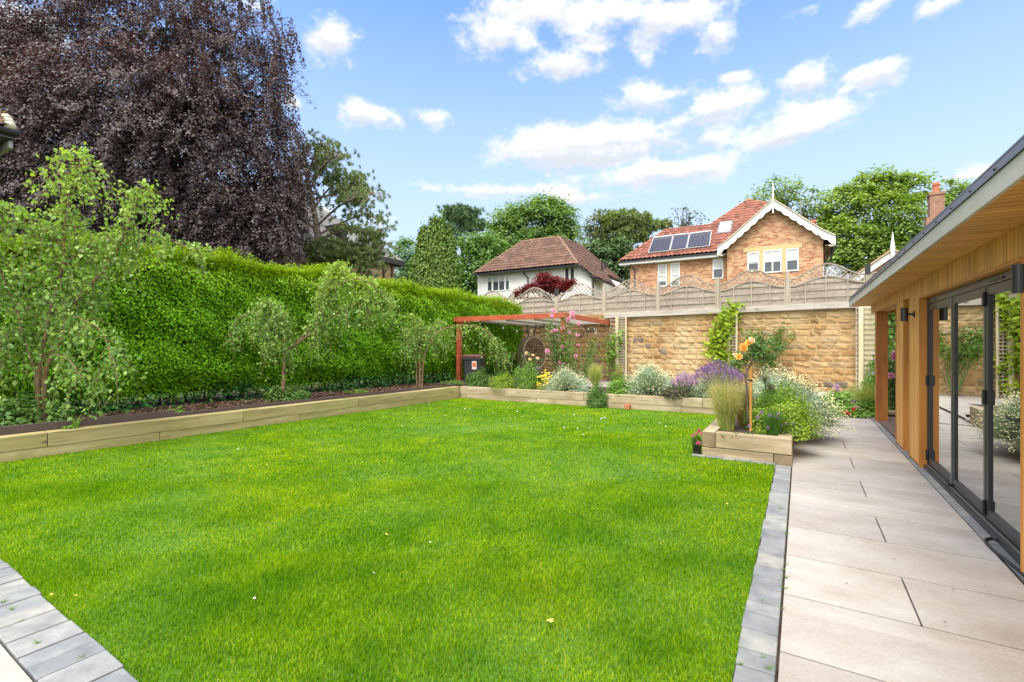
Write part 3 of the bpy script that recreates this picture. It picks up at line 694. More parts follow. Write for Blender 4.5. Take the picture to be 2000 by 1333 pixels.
# string lights
def string_lights():
    o = PA+(PC-PA)*.35+pex*1.2; root = thing('string_lights', 'thin black cable of small pale bulbs hanging under the pergola roof', 'string lights', (*o, PZ-.2))
    mb = MB(); pts = []
    ends = [PA+(PC-PA)*.3+pex*.8, PC+pex*1.6-(PC-PA)*.25, PA+(PC-PA)*.55+pex*3.2, PC+pex*3.6-(PC-PA)*.03, PC+pex*5.0-(PC-PA)*.1]
    for a, b in zip(ends[:-1], ends[1:]):
        for k in np.linspace(0, 1, 9)[:-1]:
            p = a+(b-a)*k; pts.append((p[0]-o[0], p[1]-o[1], -.02-.22*4*k*(1-k)))
    mb.tube(np.array(pts), .006, 5).build('cable', M['black_plastic'], root)
    bm = plain('bulb_glass', (.75, .73, .68), .2)
    for p in pts[1::2]:
        s = MB().lathe([(.008, .0), (.012, -.025), (.02, -.045), (.023, -.06), (.014, -.08), (.004, -.085)], 9).build('bulb', bm, root, p, smooth=True)
string_lights()
# hanging egg chair
def egg_chair():
    c = pt(1038, 692, 16.6); c[2] = 1.10
    root = thing('hanging_chair', 'dark woven hanging egg chair under the pergola', 'hanging chair', (c[0], c[1], 0))
    mat = plain('brown_wicker', (.10, .065, .042), .6, .3, 20)
    op = unit(np.array([.35, -.9, .12])); a, b_, cc = .50, .46, .66
    mb = MB(); N = 30
    def S(th, ph): return np.array([a*math.sin(th)*math.cos(ph), b_*math.sin(th)*math.sin(ph), cc*math.cos(th)+1.10])
    ok = lambda p: (p-np.array([0, 0, 1.1])) @ op < .26
    for i in range(2, 22):
        th = math.pi*i/22; run = []
        for k in range(49):
            p = S(th, 2*math.pi*k/48)
            if ok(p): run.append(p)
            else:
                if len(run) > 1: mb.tube(run, .011, 5)
                run = []
        if len(run) > 1: mb.tube(run, .011, 5)
    for k in range(34):
        run = []
        for i in range(1, 44):
            p = S(math.pi*i/44, 2*math.pi*k/34)
            if ok(p): run.append(p)
            else:
                if len(run) > 1: mb.tube(run, .011, 5)
                run = []
        if len(run) > 1: mb.tube(run, .011, 5)
    mb.build('basket', mat, root)
    # rim
    rim = []; e1 = unit(np.cross(op, [0, 0, 1])); e2 = np.cross(e1, op)
    for k in range(41):
        an = 2*math.pi*k/40; d = e1*math.cos(an)+e2*math.sin(an); lo, hi = 0, 1.2
        for _ in range(30):
            m_ = (lo+hi)/2; p = op*.26+d*m_
            if (p[0]/a)**2+(p[1]/b_)**2+(p[2]/cc)**2 < 1: lo = m_
            else: hi = m_
        rim.append(op*.26+d*lo+np.array([0, 0, 1.1]))
    MB().tube(rim, .022, 8).build('rim', plain('wicker_rim', (.26, .20, .145), .6), root, smooth=True)
    top = np.array([0, 0, 1.1+cc])
    MB().tube([top+[-.10, 0, -.02], top+[-.16, .1, PZ-.2-top[2]]], .02, 7).tube([top+[.08, 0, -.02], top+[.17, .05, PZ-.2-top[2]]], .02, 7).build('strap', M['black_plastic'], root)
    cu = MB().lathe([(.05, .5), (.3, .53), (.38, .6), (.36, .68), (.2, .72), (.02, .73)], 18); cu.build('cushion', plain('grey_cushion', (.18, .17, .16), .9), root, smooth=True)
egg_chair()
# wheelie bin
def wheelie_bin():
    c = pt(926, 700, 15.4); root = thing('wheelie_bin', 'dark grey wheelie bin with a brown lid by the red pergola post', 'wheelie bin', (c[0], c[1], .06), GROT+.35)
    body = plain('bin_plastic', (.035, .037, .042), .45, .1); lid = plain('bin_lid', (.10, .035, .028), .45, .1)
    mb = MB(); ring = lambda x, y, z, r=.05: [(sx*(x-(r if j else 0)), sy*(y-(0 if j else r)), z) for sx, sy, o in ((1, -1, 0), (1, 1, 1), (-1, 1, 0), (-1, -1, 1)) for j in ((0, 1) if o == 1 else (1, 0))]
    rs = [ring(.23, .26, .05), ring(.24, .28, .1), ring(.28, .34, .92), ring(.31, .37, .93), ring(.31, .37, .99)]
    vs = [v for r in rs for v in r]; n = 8
    mb.add(vs, [[i*n+k, i*n+(k+1) % n, (i+1)*n+(k+1) % n, (i+1)*n+k] for i in range(4) for k in range(n)]+[list(range(n))[::-1], [4*n+k for k in range(n)]])
    mb.build('body', body, root)
    rs = [ring(.315, .375, .992), ring(.315, .38, 1.03), ring(.25, .3, 1.08)]; mb = MB(); mb.add([v for r in rs for v in r], [[i*n+k, i*n+(k+1) % n, (i+1)*n+(k+1) % n, (i+1)*n+k] for i in range(2) for k in range(n)]+[[2*n+k for k in range(n)], list(range(n))[::-1]])
    mb.build('lid', lid, root)
    for s in (-1, 1): MB().tube([(s*.24, .3, .1), (s*.29, .3, .1)], .1, 14).build('wheel', M['black_plastic'], root)
    MB().tube([(-.22, .42, .97), (.22, .42, .97)], .018, 8).build('handle', body, root)
    st = MB().box(.02, .17, -.342, -.337, .62, .88).shift(lambda x, y, z: (x, y+.035*(.92-z)/.4*.6, z)).build('sticker', plain('white_sticker', (.75, .68, .62), .5), root)
    MB().box(.04, .15, -.349, -.345, .70, .83).shift(lambda x, y, z: (x, y+.035*(.92-z)/.4*.6, z)).build('sticker_print', plain('orange_print', (.7, .16, .05), .5), st)
wheelie_bin()
# rusty reflector-like block at the foot of the back sleepers
q = gp(1227, 799)
tag(MB().box(-.06, .06, -.05, .05, 0, .11).build('clay_brick', M['pot_clay'], None, (q[0]-BN[0]*.07, q[1]-BN[1]*.07, 0), (0, 0, GROT), bevel=.006), 'small red clay brick on the lawn against the far sleeper wall', 'brick')
# ================================================================ houses beyond the garden (local axes: x along D2, y along D1)
def fw(px, py, O, s0=0.0):
    P = O+D1*s0; t = on_line(px, P, D2); Y = (P+D2*t)[1]
    return t, H+(HZ-py)/F*Y
def ray_plane(px, py, O, p0, n):       # local coordinates of the sight line's hit with a plane given in local coordinates
    d = np.array([(px-1000)/F, 1.0, (HZ-py)/F]); o = np.array([0, 0, H])-np.array([*O, 0])
    L = lambda v: np.array([v[0]*D2[0]+v[1]*D2[1], v[0]*D1[0]+v[1]*D1[1], v[2]])
    dl, ol = L(d), L(o); k = ((np.array(p0)-ol) @ n)/(dl @ n)
    return ol+dl*k
def tiled(name, poly, mat, parent, course=.30, tw=.28, amp=.035, step=.028, res=.07):
    """a roof slope as real tile courses: a height field over the planar outline"""
    P = np.array(poly, float); n = np.zeros(3)
    for i in range(len(P)): n += np.cross(P[i]-P[0], P[(i+1) % len(P)]-P[0])
    n = unit(n); n = n if n[2] > 0 else -n
    a = unit(np.cross([0, 0, 1.0], n)); b = np.cross(n, a); b = b if b[2] > 0 else -b
    q = np.stack([(P-P[0]) @ a, (P-P[0]) @ b], 1); lo, hi = q.min(0), q.max(0)
    A = np.arange(lo[0], hi[0]+res, res); Bv = np.arange(lo[1], hi[1]+res*.6, res*.6)
    X, Y = np.meshgrid(A, Bv); fr = ((Y-lo[1])/course) % 1
    h = step*(1-fr)+amp*np.abs(np.sin(math.pi*(X-lo[0])/tw))
    V = P[0]+X[..., None]*a+Y[..., None]*b+(h[..., None]+.01)*n
    nx, ny = len(A), len(Bv); i0 = (np.arange(ny-1)[:, None]*nx+np.arange(nx-1)[None]).ravel()
    cx = (X[:-1, :-1]+res/2).ravel(); cy = (Y[:-1, :-1]+res*.3).ravel(); k = in_poly(cx, cy, q)
    hid = np.floor((X-lo[0])/tw)*12.9898+np.floor((Y-lo[1])/course)*78.233; tint = .15+.85*(np.abs(np.sin(hid)*43758.5453) % 1); tint = np.where(fr < .2, 0.0, tint)  # shadow along each course's lower edge is put into the tint
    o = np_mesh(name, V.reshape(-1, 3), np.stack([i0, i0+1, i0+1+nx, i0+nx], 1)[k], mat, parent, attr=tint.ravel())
    MB().add([tuple(p-n*.04) for p in P], [list(range(len(P)))]).build('roof_felt', M['gutter'], o)
    return o
def ridge(parent, a, b, mat, r=.13, name='ridge_tiles'):
    return MB().tube([a, b], r, 8).build(name, mat, parent)
def window(parent, x0, x1, z0, z1, y, cols=1, rows=1, pane='pane', fr=.06, mat='white_paint', blind=0.0, depth=.05):
    mb = MB().box(x0, x1, y-depth, y, z0, z0+fr).box(x0, x1, y-depth, y, z1-fr, z1).box(x0, x0+fr, y-depth, y, z0+fr, z1-fr).box(x1-fr, x1, y-depth, y, z0+fr, z1-fr)
    for i in range(1, cols): xm = x0+(x1-x0)*i/cols; mb.box(xm-fr*.55, xm+fr*.55, y-depth+.003, y, z0+fr, z1-fr)
    for i in range(1, rows): zm = z0+(z1-z0)*i/rows; mb.box(x0+fr, x1-fr, y-depth+.006, y, zm-fr*.45, zm+fr*.45)
    w = mb.build('window', M[mat], parent)
    zb = z0+fr+(z1-z0-2*fr)*(1-blind)
    if blind < 1: MB().box(x0+fr, x1-fr, y-.018, y-.002, z0+fr, zb).build('pane', M[pane], w)
    if blind > 0: MB().box(x0+fr, x1-fr, y-.0185, y-.002, zb, z1-fr).build('blind_pane', M['pane_blind'], w)
    return w

# ---- white rendered house with a brown hipped roof
def white_house():
    O = pt(933, 0, 38)[:2]; root = thing('house', 'white rendered house with a brown tiled hipped roof behind the fence', 'house', (*O, 0), GROT)
    te, ze = fw(925, 537, O, -.45); ze = 6.98
    tR = fw(1128, 517, O, -.45)[0]; tR2, zR2 = fw(1153, 542, O, -.2)
    tw = tR2
    # ridge
    rp = 3.2; zr = ray_plane(1056, 468, O, (0, rp, 0), np.array([0, 1.0, 0]))[2]
    a = ray_plane(1021, 473, O, (0, rp, 0), np.array([0, 1.0, 0])); b = ray_plane(1092, 464, O, (0, rp, 0), np.array([0, 1.0, 0])); a[2] = b[2] = zr
    eL = np.array([te, -.45, ze]); eR = np.array([tR, -.45, ze])
    dep = 8.2
    lowR = np.array([tR2+.3, -.3, zR2]); lowB = np.array([tR2+.9, dep, zR2-.3]); 
    # right slope plane through b, eR, lowR; its far edge follows the sight line to (1216,550)
    n = unit(np.cross(eR-b, lowR-b)); far = ray_plane(1216, 551, O, b, n); mid = ray_plane(1199, 557, O, b, n)
    notch = ray_plane(1182, 538, O, b, n)
    wall = MB()
    wall.prism([(0, 0, 1.0), (tw, 0, 1.0), (tw, 0, zR2-.05), (tR-.05, 0, ze-.05), (0, 0, ze-.05)], (0, dep-.6, 0))
    wall.build('wall', M['render'], root)
    MB().box(-.02, tw*.62, -.02, -.001, fw(1000, 582, O)[1]-.12, fw(1000, 582, O)[1]-.02).build('red_band', M['red_stain'], root)
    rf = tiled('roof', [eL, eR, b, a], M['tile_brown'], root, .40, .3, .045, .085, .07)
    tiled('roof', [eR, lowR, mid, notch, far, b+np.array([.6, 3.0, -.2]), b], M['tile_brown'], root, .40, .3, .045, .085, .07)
    back = np.array([te, 2*rp+.45, ze]); MB().add([tuple(eL), tuple(a), tuple(back)], [[0, 1, 2]]).add([tuple(a), tuple(b), tuple(b+np.array([2.5, rp+.4, zr*-.3])), tuple(back)], [[0, 1, 2, 3]]).build('rear_roof', M['tile_brown'], root)
    hm = plain('hip_tiles', (.20, .115, .07), .85, .25, 8)
    for p, q in ((a, b), (a, eL), (b, eR)): ridge(root, p, q, hm, .12)
    MB().bar(eL+[0, -.05, -.08], eR+[0, -.05, -.08], .12, .12).build('gutter', M['gutter'], root)
    MB().bar(eR+[0, 0, -.06], lowR+[0, 0, -.06], .1, .14).bar(lowR+[.05, 0, -.08], mid+[.05, 0, -.08], .12, .12).bar(notch+[.1, 0, -.1], far+[.1, 0, -.1], .12, .14).build('gutter', M['gutter'], root)
    px = fw(1032, 540, O)[0]; MB().tube([(px-.25, -.35, ze-.12), (px-.2, -.2, ze-.35), (px, -.07, ze-.6), (px, -.07, 1.5)], .05, 8).build('downpipe', M['gutter'], root)
    MB().tube([(tw+.25, .1, zR2-.1), (tw+.1, .1, zR2-.4), (tw+.08, .1, 1.5)], .05, 8).build('downpipe', M['gutter'], root)
    # windows
    for x0, x1, y0, y1, cols, bl in ((952, 996, 538, 569, 3, .35),):
        t0, z1 = fw(x0, 539.5, O); t1, _ = fw(x1, y0, O); _, z0 = fw(974, 569, O); z1 = fw(974, 540, O)[1]
        w1 = t0+(t1-t0)*.24
        window(root, t0, w1, z0, z1, -.001, 1, 1, 'pane', .07, blind=.3); window(root, w1, t1-(t1-t0)*.2, z0, z1, -.001, 2, 1, 'pane', .07, blind=.35); window(root, t1-(t1-t0)*.2, t1, z0, z1, -.001, 1, 1, 'pane', .07, blind=.35)
    for x0, x1, y0, y1 in ((1053, 1073, 531, 560), (1103, 1123, 524, 556)):
        t0 = fw(x0, y0, O)[0]; t1 = fw(x1, y0, O)[0]; z1 = fw(x0, y0, O)[1]; z0 = fw(x0, y1, O)[1]
        window(root, t0, t0+(t1-t0)*.48, z0, z1, -.001, 1, 1, 'pane', .06); window(root, t0+(t1-t0)*.52, t1, z0, z1, -.001, 1, 1, 'pane', .06)
    q = ray_plane(1176, 533, O, b, n); MB().tube([q, q+[0, 0, .75]], .08, 8).build('vent_pipe', M['gutter'], root)
    q = ray_plane(1182, 528, O, b, n); MB().tube([q, q+[0, 0, .55]], .08, 8).build('vent_pipe', M['gutter'], root)
white_house()

# ---- brick house with a white-barged gable
def brick_house():
    O = pt(1420, 0, 34)[:2]; root = thing('house', 'brick house with a white scalloped gable, red pantiles and solar panels', 'house', (*O, 0), GROT)
    tw = fw(1608, 500, O)[0]; ov = .45
    tl, zl = fw(1401, 488, O, -ov); tr_, zr_ = fw(1632, 466, O, -ov); zeg = (zl+zr_)/2-.02
    tp, zp = fw(1509, 391, O, -ov); tp = (tl+tr_)/2
    k = (zp-zeg)/(tp-tl)
    zw = zeg+.1
    def gz(x): return zp-.22-abs(x-tp)*k
    wl = MB().prism([(0, 0, 2), (tw, 0, 2), (tw, 0, gz(tw)), (tp, 0, gz(tp)), (0, 0, gz(0))], (0, 7.5, 0)).build('gable_wall', M['brick'], root)
    # wing, recessed
    sr = .5; tA = on_line(1231, O+D1*sr, D2)
    tE0, zE0 = fw(1209, 512, O, sr-.45); tE1, zE1 = fw(1400, 493, O, sr-.45); zE = (zE0+zE1)/2
    MB().box(tA, -.005, sr, 7.0, 2, zE+.05).build('wing_wall', M['brick'], root)
    e0 = np.array([tE0, sr-.45, zE]); n0 = None
    # wing and main roof share one slope; its pitch follows the sight lines to the wing ridge
    pit = math.radians(40); n = np.array([0, -math.sin(pit), math.cos(pit)])
    R = lambda x, y: ray_plane(x, y, O, e0, n)
    w0, w1, ap = R(1300, 450), R(1387, 440), R(1461, 391)
    apR = ap+np.array([2.2, 0, 0]); low = np.array([tl+.1, sr-.45, zE])
    zrg = np.array([tp-1.2, ap[1], ap[2]])
    # clip towards the gable: the slope dies into the gable roof
    gl = R(1420, 480); gp_ = R(1503, 398)
    poly = [e0, low, R(1440, 470), gp_, ap, w1, w0]
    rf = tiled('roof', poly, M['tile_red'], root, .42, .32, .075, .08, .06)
    hm = plain('red_ridge_tiles', (.34, .14, .07), .85, .3, 6)
    for p, q in ((e0, w0), (w0, w1), (w1, ap), (ap, gp_)): ridge(root, p, q, hm, .11)
    bk = np.array([0, 6.5, 0]); MB().add([tuple(w0), tuple(w1), tuple(w1+bk*.6-[0, 0, 3]), tuple(w0+bk*.6-[0, 0, 3])], [[0, 1, 2, 3]]).add([tuple(w1), tuple(ap), tuple(ap+bk*.7-[0, 0, 3.5]), tuple(w1+bk*.6-[0, 0, 3])], [[0, 1, 2, 3]]).add([tuple(e0), tuple(w0), tuple(w0+bk*.6-[0, 0, 3]), tuple(e0+bk)], [[0, 1, 2, 3]]).build('rear_roof', M['pot_clay'], root)
    # gable roof slopes running back
    for s, x in ((-1, tl), (1, tr_)):
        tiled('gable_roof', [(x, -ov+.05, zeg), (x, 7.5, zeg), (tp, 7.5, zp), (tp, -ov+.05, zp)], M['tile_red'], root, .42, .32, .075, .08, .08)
    ridge(root, (tp, -ov, zp+.05), (tp, 7.5, zp+.05), hm, .1)
    # barge boards with a scalloped lower edge, flared out at the eaves
    for s, x in ((-1, tl), (1, tr_)):
        N = 72; up = []; dn = []
        for i in range(N+1):
            f = i/N; xx = tp+(x-tp)*f; flare = .16*max(0, f-.8)/.2
            zt = zp-abs(xx-tp)*k+.03+flare; wd = .46+.10*abs(math.sin(f*math.pi*8))+.10*max(0, f-.86)/.14
            up.append((xx, zt)); dn.append((xx, zt-wd))
        mb = MB()
        for i in range(N):
            (x0, a0), (x1, a1), (_, b0), (_, b1) = up[i], up[i+1], dn[i], dn[i+1]
            mb.add([(x0, -ov-.03, b0), (x1, -ov-.03, b1), (x1, -ov-.03, a1), (x0, -ov-.03, a0), (x0, -ov+.02, b0), (x1, -ov+.02, b1), (x1, -ov+.02, a1), (x0, -ov+.02, a0)], [[0, 1, 2, 3], [7, 6, 5, 4], [3, 2, 6, 7], [0, 4, 5, 1]])
        mb.build('barge_board', M['white_paint'], root)
        mb = MB()
        for i in range(N): mb.bar((up[i][0], -ov-.01, up[i][1]+.03), (up[i+1][0], -ov-.01, up[i+1][1]+.03), .2, .06)
        mb.build('verge_tiles', plain('pale_verge', (.52, .44, .32), .8, .2), root)
        xe = x-s*.35; MB().box(min(x, xe), max(x, xe), -ov+.021, .0, zeg-.42, zeg-.36).build('eave_box', M['white_paint'], root)
        MB().box(xe-.2, xe+.2, -ov+.03, 7.4, zeg-.36, zeg-.33).build('soffit', plain('brown_soffit', (.26, .22, .17), .8), root)
        if s > 0:
            MB().box(x-.02, x+.09, -ov+.1, 7.4, zeg-.28, zeg-.12).build('gutter', M['gutter'], root)
            MB().tube([(x, .25, zeg-.2), (tw+.12, .3, zeg-.9), (tw+.1, .3, 3.0)], .06, 8).build('downpipe', M['gutter'], root)
    MB().lathe([(.05, -.9), (.06, -.2), (.05, .2), (.09, .3), (.03, .4), (.045, .7), (.008, 1.3)], 10, (tp, -ov-.05, zp)).build('finial', M['white_paint'], root)
    # eave board and gutter of the wing
    MB().box(e0[0], low[0]-.1, e0[1]-.02, e0[1]+.02, zE-.30, zE-.12).box(e0[0], low[0]-.1, e0[1]+.021, sr, zE-.30, zE-.27).build('eave_board', M['white_paint'], root)
    MB().bar(e0+[0, -.06, -.06], low+[-.1, -.06, -.06], .12, .11).build('gutter', M['gutter'], root)
    x = fw(1240, 0, O, sr)[0]; MB().tube([(x-.35, sr-.45, zE-.1), (x-.3, sr-.3, zE-.3), (x, sr-.08, zE-.65), (x, sr-.08, 3)], .055, 8).build('downpipe', plain('purple_pipe', (.06, .045, .055), .5), root)
    # windows with stone surrounds
    def win(x0, x1, y0, y1, s0, cols=1, rows=2, bl=.45):
        t0, z1 = fw(x0, y0, O, s0); t1, _ = fw(x1, y0, O, s0); z0 = fw((x0+x1)/2, y1, O, s0)[1]; z1 = fw((x0+x1)/2, y0, O, s0)[1]
        return window(root, t0, t1, z0, z1, s0-.004, cols, rows, 'pane', .075, blind=bl, depth=.06), (t0, t1, z0, z1)
    w, a = win(1460, 1483, 493, 531, 0, bl=.6); w, b = win(1491, 1527, 489, 533, 0, 2, 2, .5); w, c = win(1535, 1560, 486, 530, 0, bl=.55)
    st = MB().box(a[0]-.25, c[1]+.2, -.03, -.001, c[3]+.02, c[3]+.32).box(a[1]+.02, b[0]-.02, -.025, -.001, a[2]-.2, c[3]+.02).box(b[1]+.02, c[0]-.02, -.025, -.001, a[2]-.2, c[3]+.02)
    st.build('stone_lintel', M['sandstone'], root)
    w, a = win(1285, 1303, 517, 560, sr, bl=.8); w, b = win(1310, 1328, 514, 560, sr, bl=.8)
    MB().box(a[0]-.2, b[1]+.2, sr-.03, sr-.001, a[3]+.05, a[3]+.38).box(a[1]+.02, b[0]-.02, sr-.025, sr-.001, a[2], a[3]+.05).build('stone_lintel', M['sandstone'], root)
    w, a = win(1392, 1413, 506, 545, sr, bl=.5); MB().box(a[0]-.2, -.008, sr-.03, sr-.001, a[3]+.03, a[3]+.34).build('stone_lintel', M['sandstone'], root)
    # skylight and solar tube collectors lying on the slope
    def on_slope(c4, lift): return [R(*p)+n*lift for p in c4]
    q = on_slope([(1399, 460), (1428, 457), (1433, 433), (1406, 436)], .12)
    sk = MB().prism(q, -n*.2).build('skylight', plain('skylight_frame', (.12, .12, .13), .5), root)
    c = sum(q)/4; MB().prism([c+(p-c)*.8+n*.004 for p in q], n*.02).build('pane', plain('bright_pane', (.55, .60, .64), .06, .05, 2, spec=.9), sk)
    for (bl_, br, tr, tlx) in (((1267, 498), (1308, 493.5), (1315, 465), (1277, 469.5)), ((1310, 493.2), (1340, 489.8), (1346.5, 461.7), (1317, 464.7)), ((1342, 489.5), (1386, 484.5), (1390, 456.5), (1348.5, 461.5))):
        q = on_slope([bl_, br, tr, tlx], .14); sp = MB().prism(q, -n*.06).build('solar_panel', plain('collector_back', (.20, .21, .24), .4), root)
        mb = MB(); N = 13
        for i in range(N):
            f = (i+.5)/N; p = q[0]+(q[1]-q[0])*f+n*.05; r_ = q[3]+(q[2]-q[3])*f+n*.05; mb.tube([p+(r_-p)*.04, p+(r_-p)*.9], .046, 6)
        mb.build('tubes', plain('dark_blue_tube', (.025, .03, .07), .15, .2, spec=.8), sp)
        MB().bar(q[3]+n*.05, q[2]+n*.05, .16, .14, up=n).bar(q[0]+n*.03, q[1]+n*.03, .05, .06, up=n).bar(q[0]+n*.03, q[3]+n*.03, .05, .06, up=n).bar(q[1]+n*.03, q[2]+n*.03, .05, .06, up=n).build('manifold', plain('pale_aluminium', (.40, .40, .41), .35, .05), sp)
    # small chimney pot and aerial behind the gable
    p = np.array([tp+2.35, 3.5, zp-2.1]); MB().box(p[0]-.3, p[0]+.3, p[1]-.3, p[1]+.3, p[2]-1, p[2]+.35).build('chimney', M['dark_brick'], root)
    MB().lathe([(.2, .351), (.22, .55), (.17, .7), (.17, 1.05), (.23, 1.1), (.23, 1.25), (.15, 1.3)], 12, p).build('chimney_pot', M['pot_clay'], root)
    q = p+np.array([-.75, .2, -.5]); MB().tube([q, q+[0, 0, 3.4]], .025, 6).tube([q+[-.1, 0, 3.0], q+[.9, 0, 3.1]], .015, 5).tube([q+[.2, -.25, 3.02], q+[.2, .25, 3.02]], .01, 4).tube([q+[.5, -.22, 3.05], q+[.5, .22, 3.05]], .01, 4).build('aerial', plain('aerial_metal', (.35, .35, .36), .4, metal=.5), root)
brick_house()

# ---- dark-roofed stone house behind the hedge
def stone_house():
    Yf = 30.0; O = pt(771, 0, Yf)[:2]
    root = thing('house', 'yellow stone house with a grey slate roof half hidden behind the pine and hedge', 'house', (*O, 0), GROT)
    st = brick_mat('coursed_stone', (.36, .25, .13), (.48, .36, .20), (.38, .30, .19), .55, .2)
    ze = H+(HZ-511)/F*Yf; L = 7.5
    MB().box(-7, 0, -L, 0, 0, ze+.02).build('wall', st, root)
    zr = ze+3.2; e0, e1 = np.array([.45, -L-.4, ze]), np.array([.45, .4, ze]); r1 = np.array([-3.4, -3.0, zr]); r0 = np.array([-3.4, -L-.4, zr])
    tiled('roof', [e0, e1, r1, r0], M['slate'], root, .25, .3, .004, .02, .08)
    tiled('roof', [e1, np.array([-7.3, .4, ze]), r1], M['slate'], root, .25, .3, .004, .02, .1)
    MB().add([tuple(r0), tuple(r1), (-7.3, .4, ze), (-7.3, -L-.4, ze)], [[0, 1, 2, 3]]).build('rear_roof', M['slate'], root)
    MB().bar(e0+[0, 0, -.14], e1+[0, 0, -.14], .14, .26).bar(e1+[0, .02, -.14], np.array([-7.3, .42, ze-.14]), .14, .26).build('fascia', M['gutter'], root)
    pm_ = plain('brown_pipe', (.09, .045, .03), .5)
    for y in (-.3, -1.0): MB().tube([(.1, y, ze-.2), (.1, y, 0)], .06, 8).build('downpipe', pm_, root)
    d = MB().box(-2.6, -.15, -3.9, -1.3, ze+.3, ze+1.35).build('dormer', M['gutter'], root)
    for y in (-3.6, -2.55):
        f = MB().box(-.15, -.10, y, y+1.0, ze+.42, ze+1.2).build('window', M['white_paint'], d); MB().box(-.099, -.09, y+.1, y+.9, ze+.5, ze+1.12).build('pane', M['pane_blind'], f)
    MB().box(-2.8, .1, -4.2, -1.0, ze+1.351, ze+1.5).build('dormer_roof', M['gutter'], d)
    f = MB().box(.001, .05, -6.6, -5.8, 2.6, 4.3).build('window', M['white_paint'], root); MB().box(.051, .06, -6.5, -5.9, 2.7, 4.2).build('pane', M['pane'], f)
    MB().prism([(-.3, .02, ze-.45), (-.3, 1.25, ze-1.5), (-.3, 1.25, ze-1.65), (-.3, .02, ze-1.65)], (-3.5, 0, 0)).build('lean_to_roof', plain('black_slate', (.03, .03, .034), .5, .3, 5), root)
    MB().box(-3.6, -.5, .02, 1.0, 0, ze-1.65).build('lean_to_wall', st, root)
stone_house()

# ---- gable with a finial behind the garden room, and a tall chimney further back
def finial_house():
    O = pt(1735, 0, 30)[:2]; root = thing('house', 'white-barged gable with a finial peeking over the garden room roof', 'house', (*O, 0), GROT)
    tp, zp = fw(1743, 488, O); 
    MB().prism([(tp-2.6, .3, 2), (tp+2.6, .3, 2), (tp+2.6, .3, zp-2.2), (tp, .3, zp-.3), (tp-2.6, .3, zp-2.2)], (0, 5, 0)).build('wall', M['brick'], root)
    for s in (-1, 1):
        MB().bar((tp, 0, zp-.25), (tp+s*3.0, 0, zp-2.6), .05, .34, up=(0, 0, 1)).build('barge_board', M['white_paint'], root)
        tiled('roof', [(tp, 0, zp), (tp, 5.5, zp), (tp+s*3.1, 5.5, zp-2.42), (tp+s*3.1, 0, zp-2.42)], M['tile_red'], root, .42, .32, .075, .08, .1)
        MB().bar((tp, -.05, zp+.04), (tp+s*3.05, -.05, zp-2.35), .2, .07).build('verge_tiles', plain('tan_verge', (.5, .36, .2), .8), root)
    MB().lathe([(.05, -.7), (.13, -.2), (.13, .1), (.09, .4), (.01, 1.1)], 10, (tp, -.08, zp)).build('finial', M['white_paint'], root)
finial_house()
def tall_chimney():
    O = pt(1828, 0, 36)[:2]; root = thing('chimney', 'tall dark brick chimney stack with a clay pot against the green trees', 'chimney', (*O, 0), GROT)
    z = lambda y: H+(HZ-y)/F*36
    MB().box(-.42, .42, -.4, .4, 3, z(383)).build('stack', M['dark_brick'], root)
    MB().box(-.62, -.421, -.4, .4, 3, z(425)).build('side_stack', M['dark_brick'], root)
    MB().box(-.48, .48, -.46, .46, z(383), z(378)).build('cap', M['dark_brick'], root)
    MB().lathe([(.24, 0), (.22, .1), (.2, .5), (.24, .62), (.2, .8)], 12, (0, 0, z(378))).build('chimney_pot', M['pot_clay'], root)
tall_chimney()
def eave_corner():
    c = pt(36, 263, 8.6); root = thing('house', 'mossy roof corner with black gutter at the upper edge beside the copper beech', 'house', (c[0], c[1], 0), GROT)
    z = c[2]
    MB().box(-4, -.38, -4, -.3, 0, z-.12).build('wall', plain('tan_wall', (.42, .31, .18), .9), root)
    MB().box(-4, -.06, -4, -.05, z-.10, z-.05).build('eave_soffit', M['gutter'], root)
    MB().box(-.05, -.02, -4, -.04, z-.10, z+.02).build('fascia', M['gutter'], root)
    MB().box(-4, -.12, -.10, -.045, z-.24, z-.12).build('fascia_end', plain('grey_fascia_paint', (.30, .31, .33), .6), root)
    MB().tube([(.03, -4, z), (.03, 0, z)], .055, 12).build('gutter', M['gutter'], root, smooth=True)
    tiled('roof', [(0, -4, z+.05), (0, -.06, z+.05), (-1.6, -.06, z+1.2), (-1.6, -4, z+1.2)], M['tile_brown'], root, .3, .22, .05, .03, .04)
    MB().sphere((-.03, -.10, z+.12), .085, 8).sphere((-.16, -.09, z+.22), .085, 8).sphere((-.29, -.09, z+.32), .085, 8).build('verge_mortar', plain('lichen_mortar', (.45, .42, .33), .9, .3, 20), root, smooth=True)
    C = np.stack([rng.uniform(-.5, 0, 700), rng.uniform(-2, -.04, 700), np.zeros(700)], 1); C[:, 2] = z+.12-C[:, 0]*.72+.05*np.abs(np.sin(C[:, 1]*14))
    leaves('moss', C, .035, leaf_mat('moss', [(.22, .2, .02), (.4, .34, .03)], transl=0), root, up=1)
eave_corner()
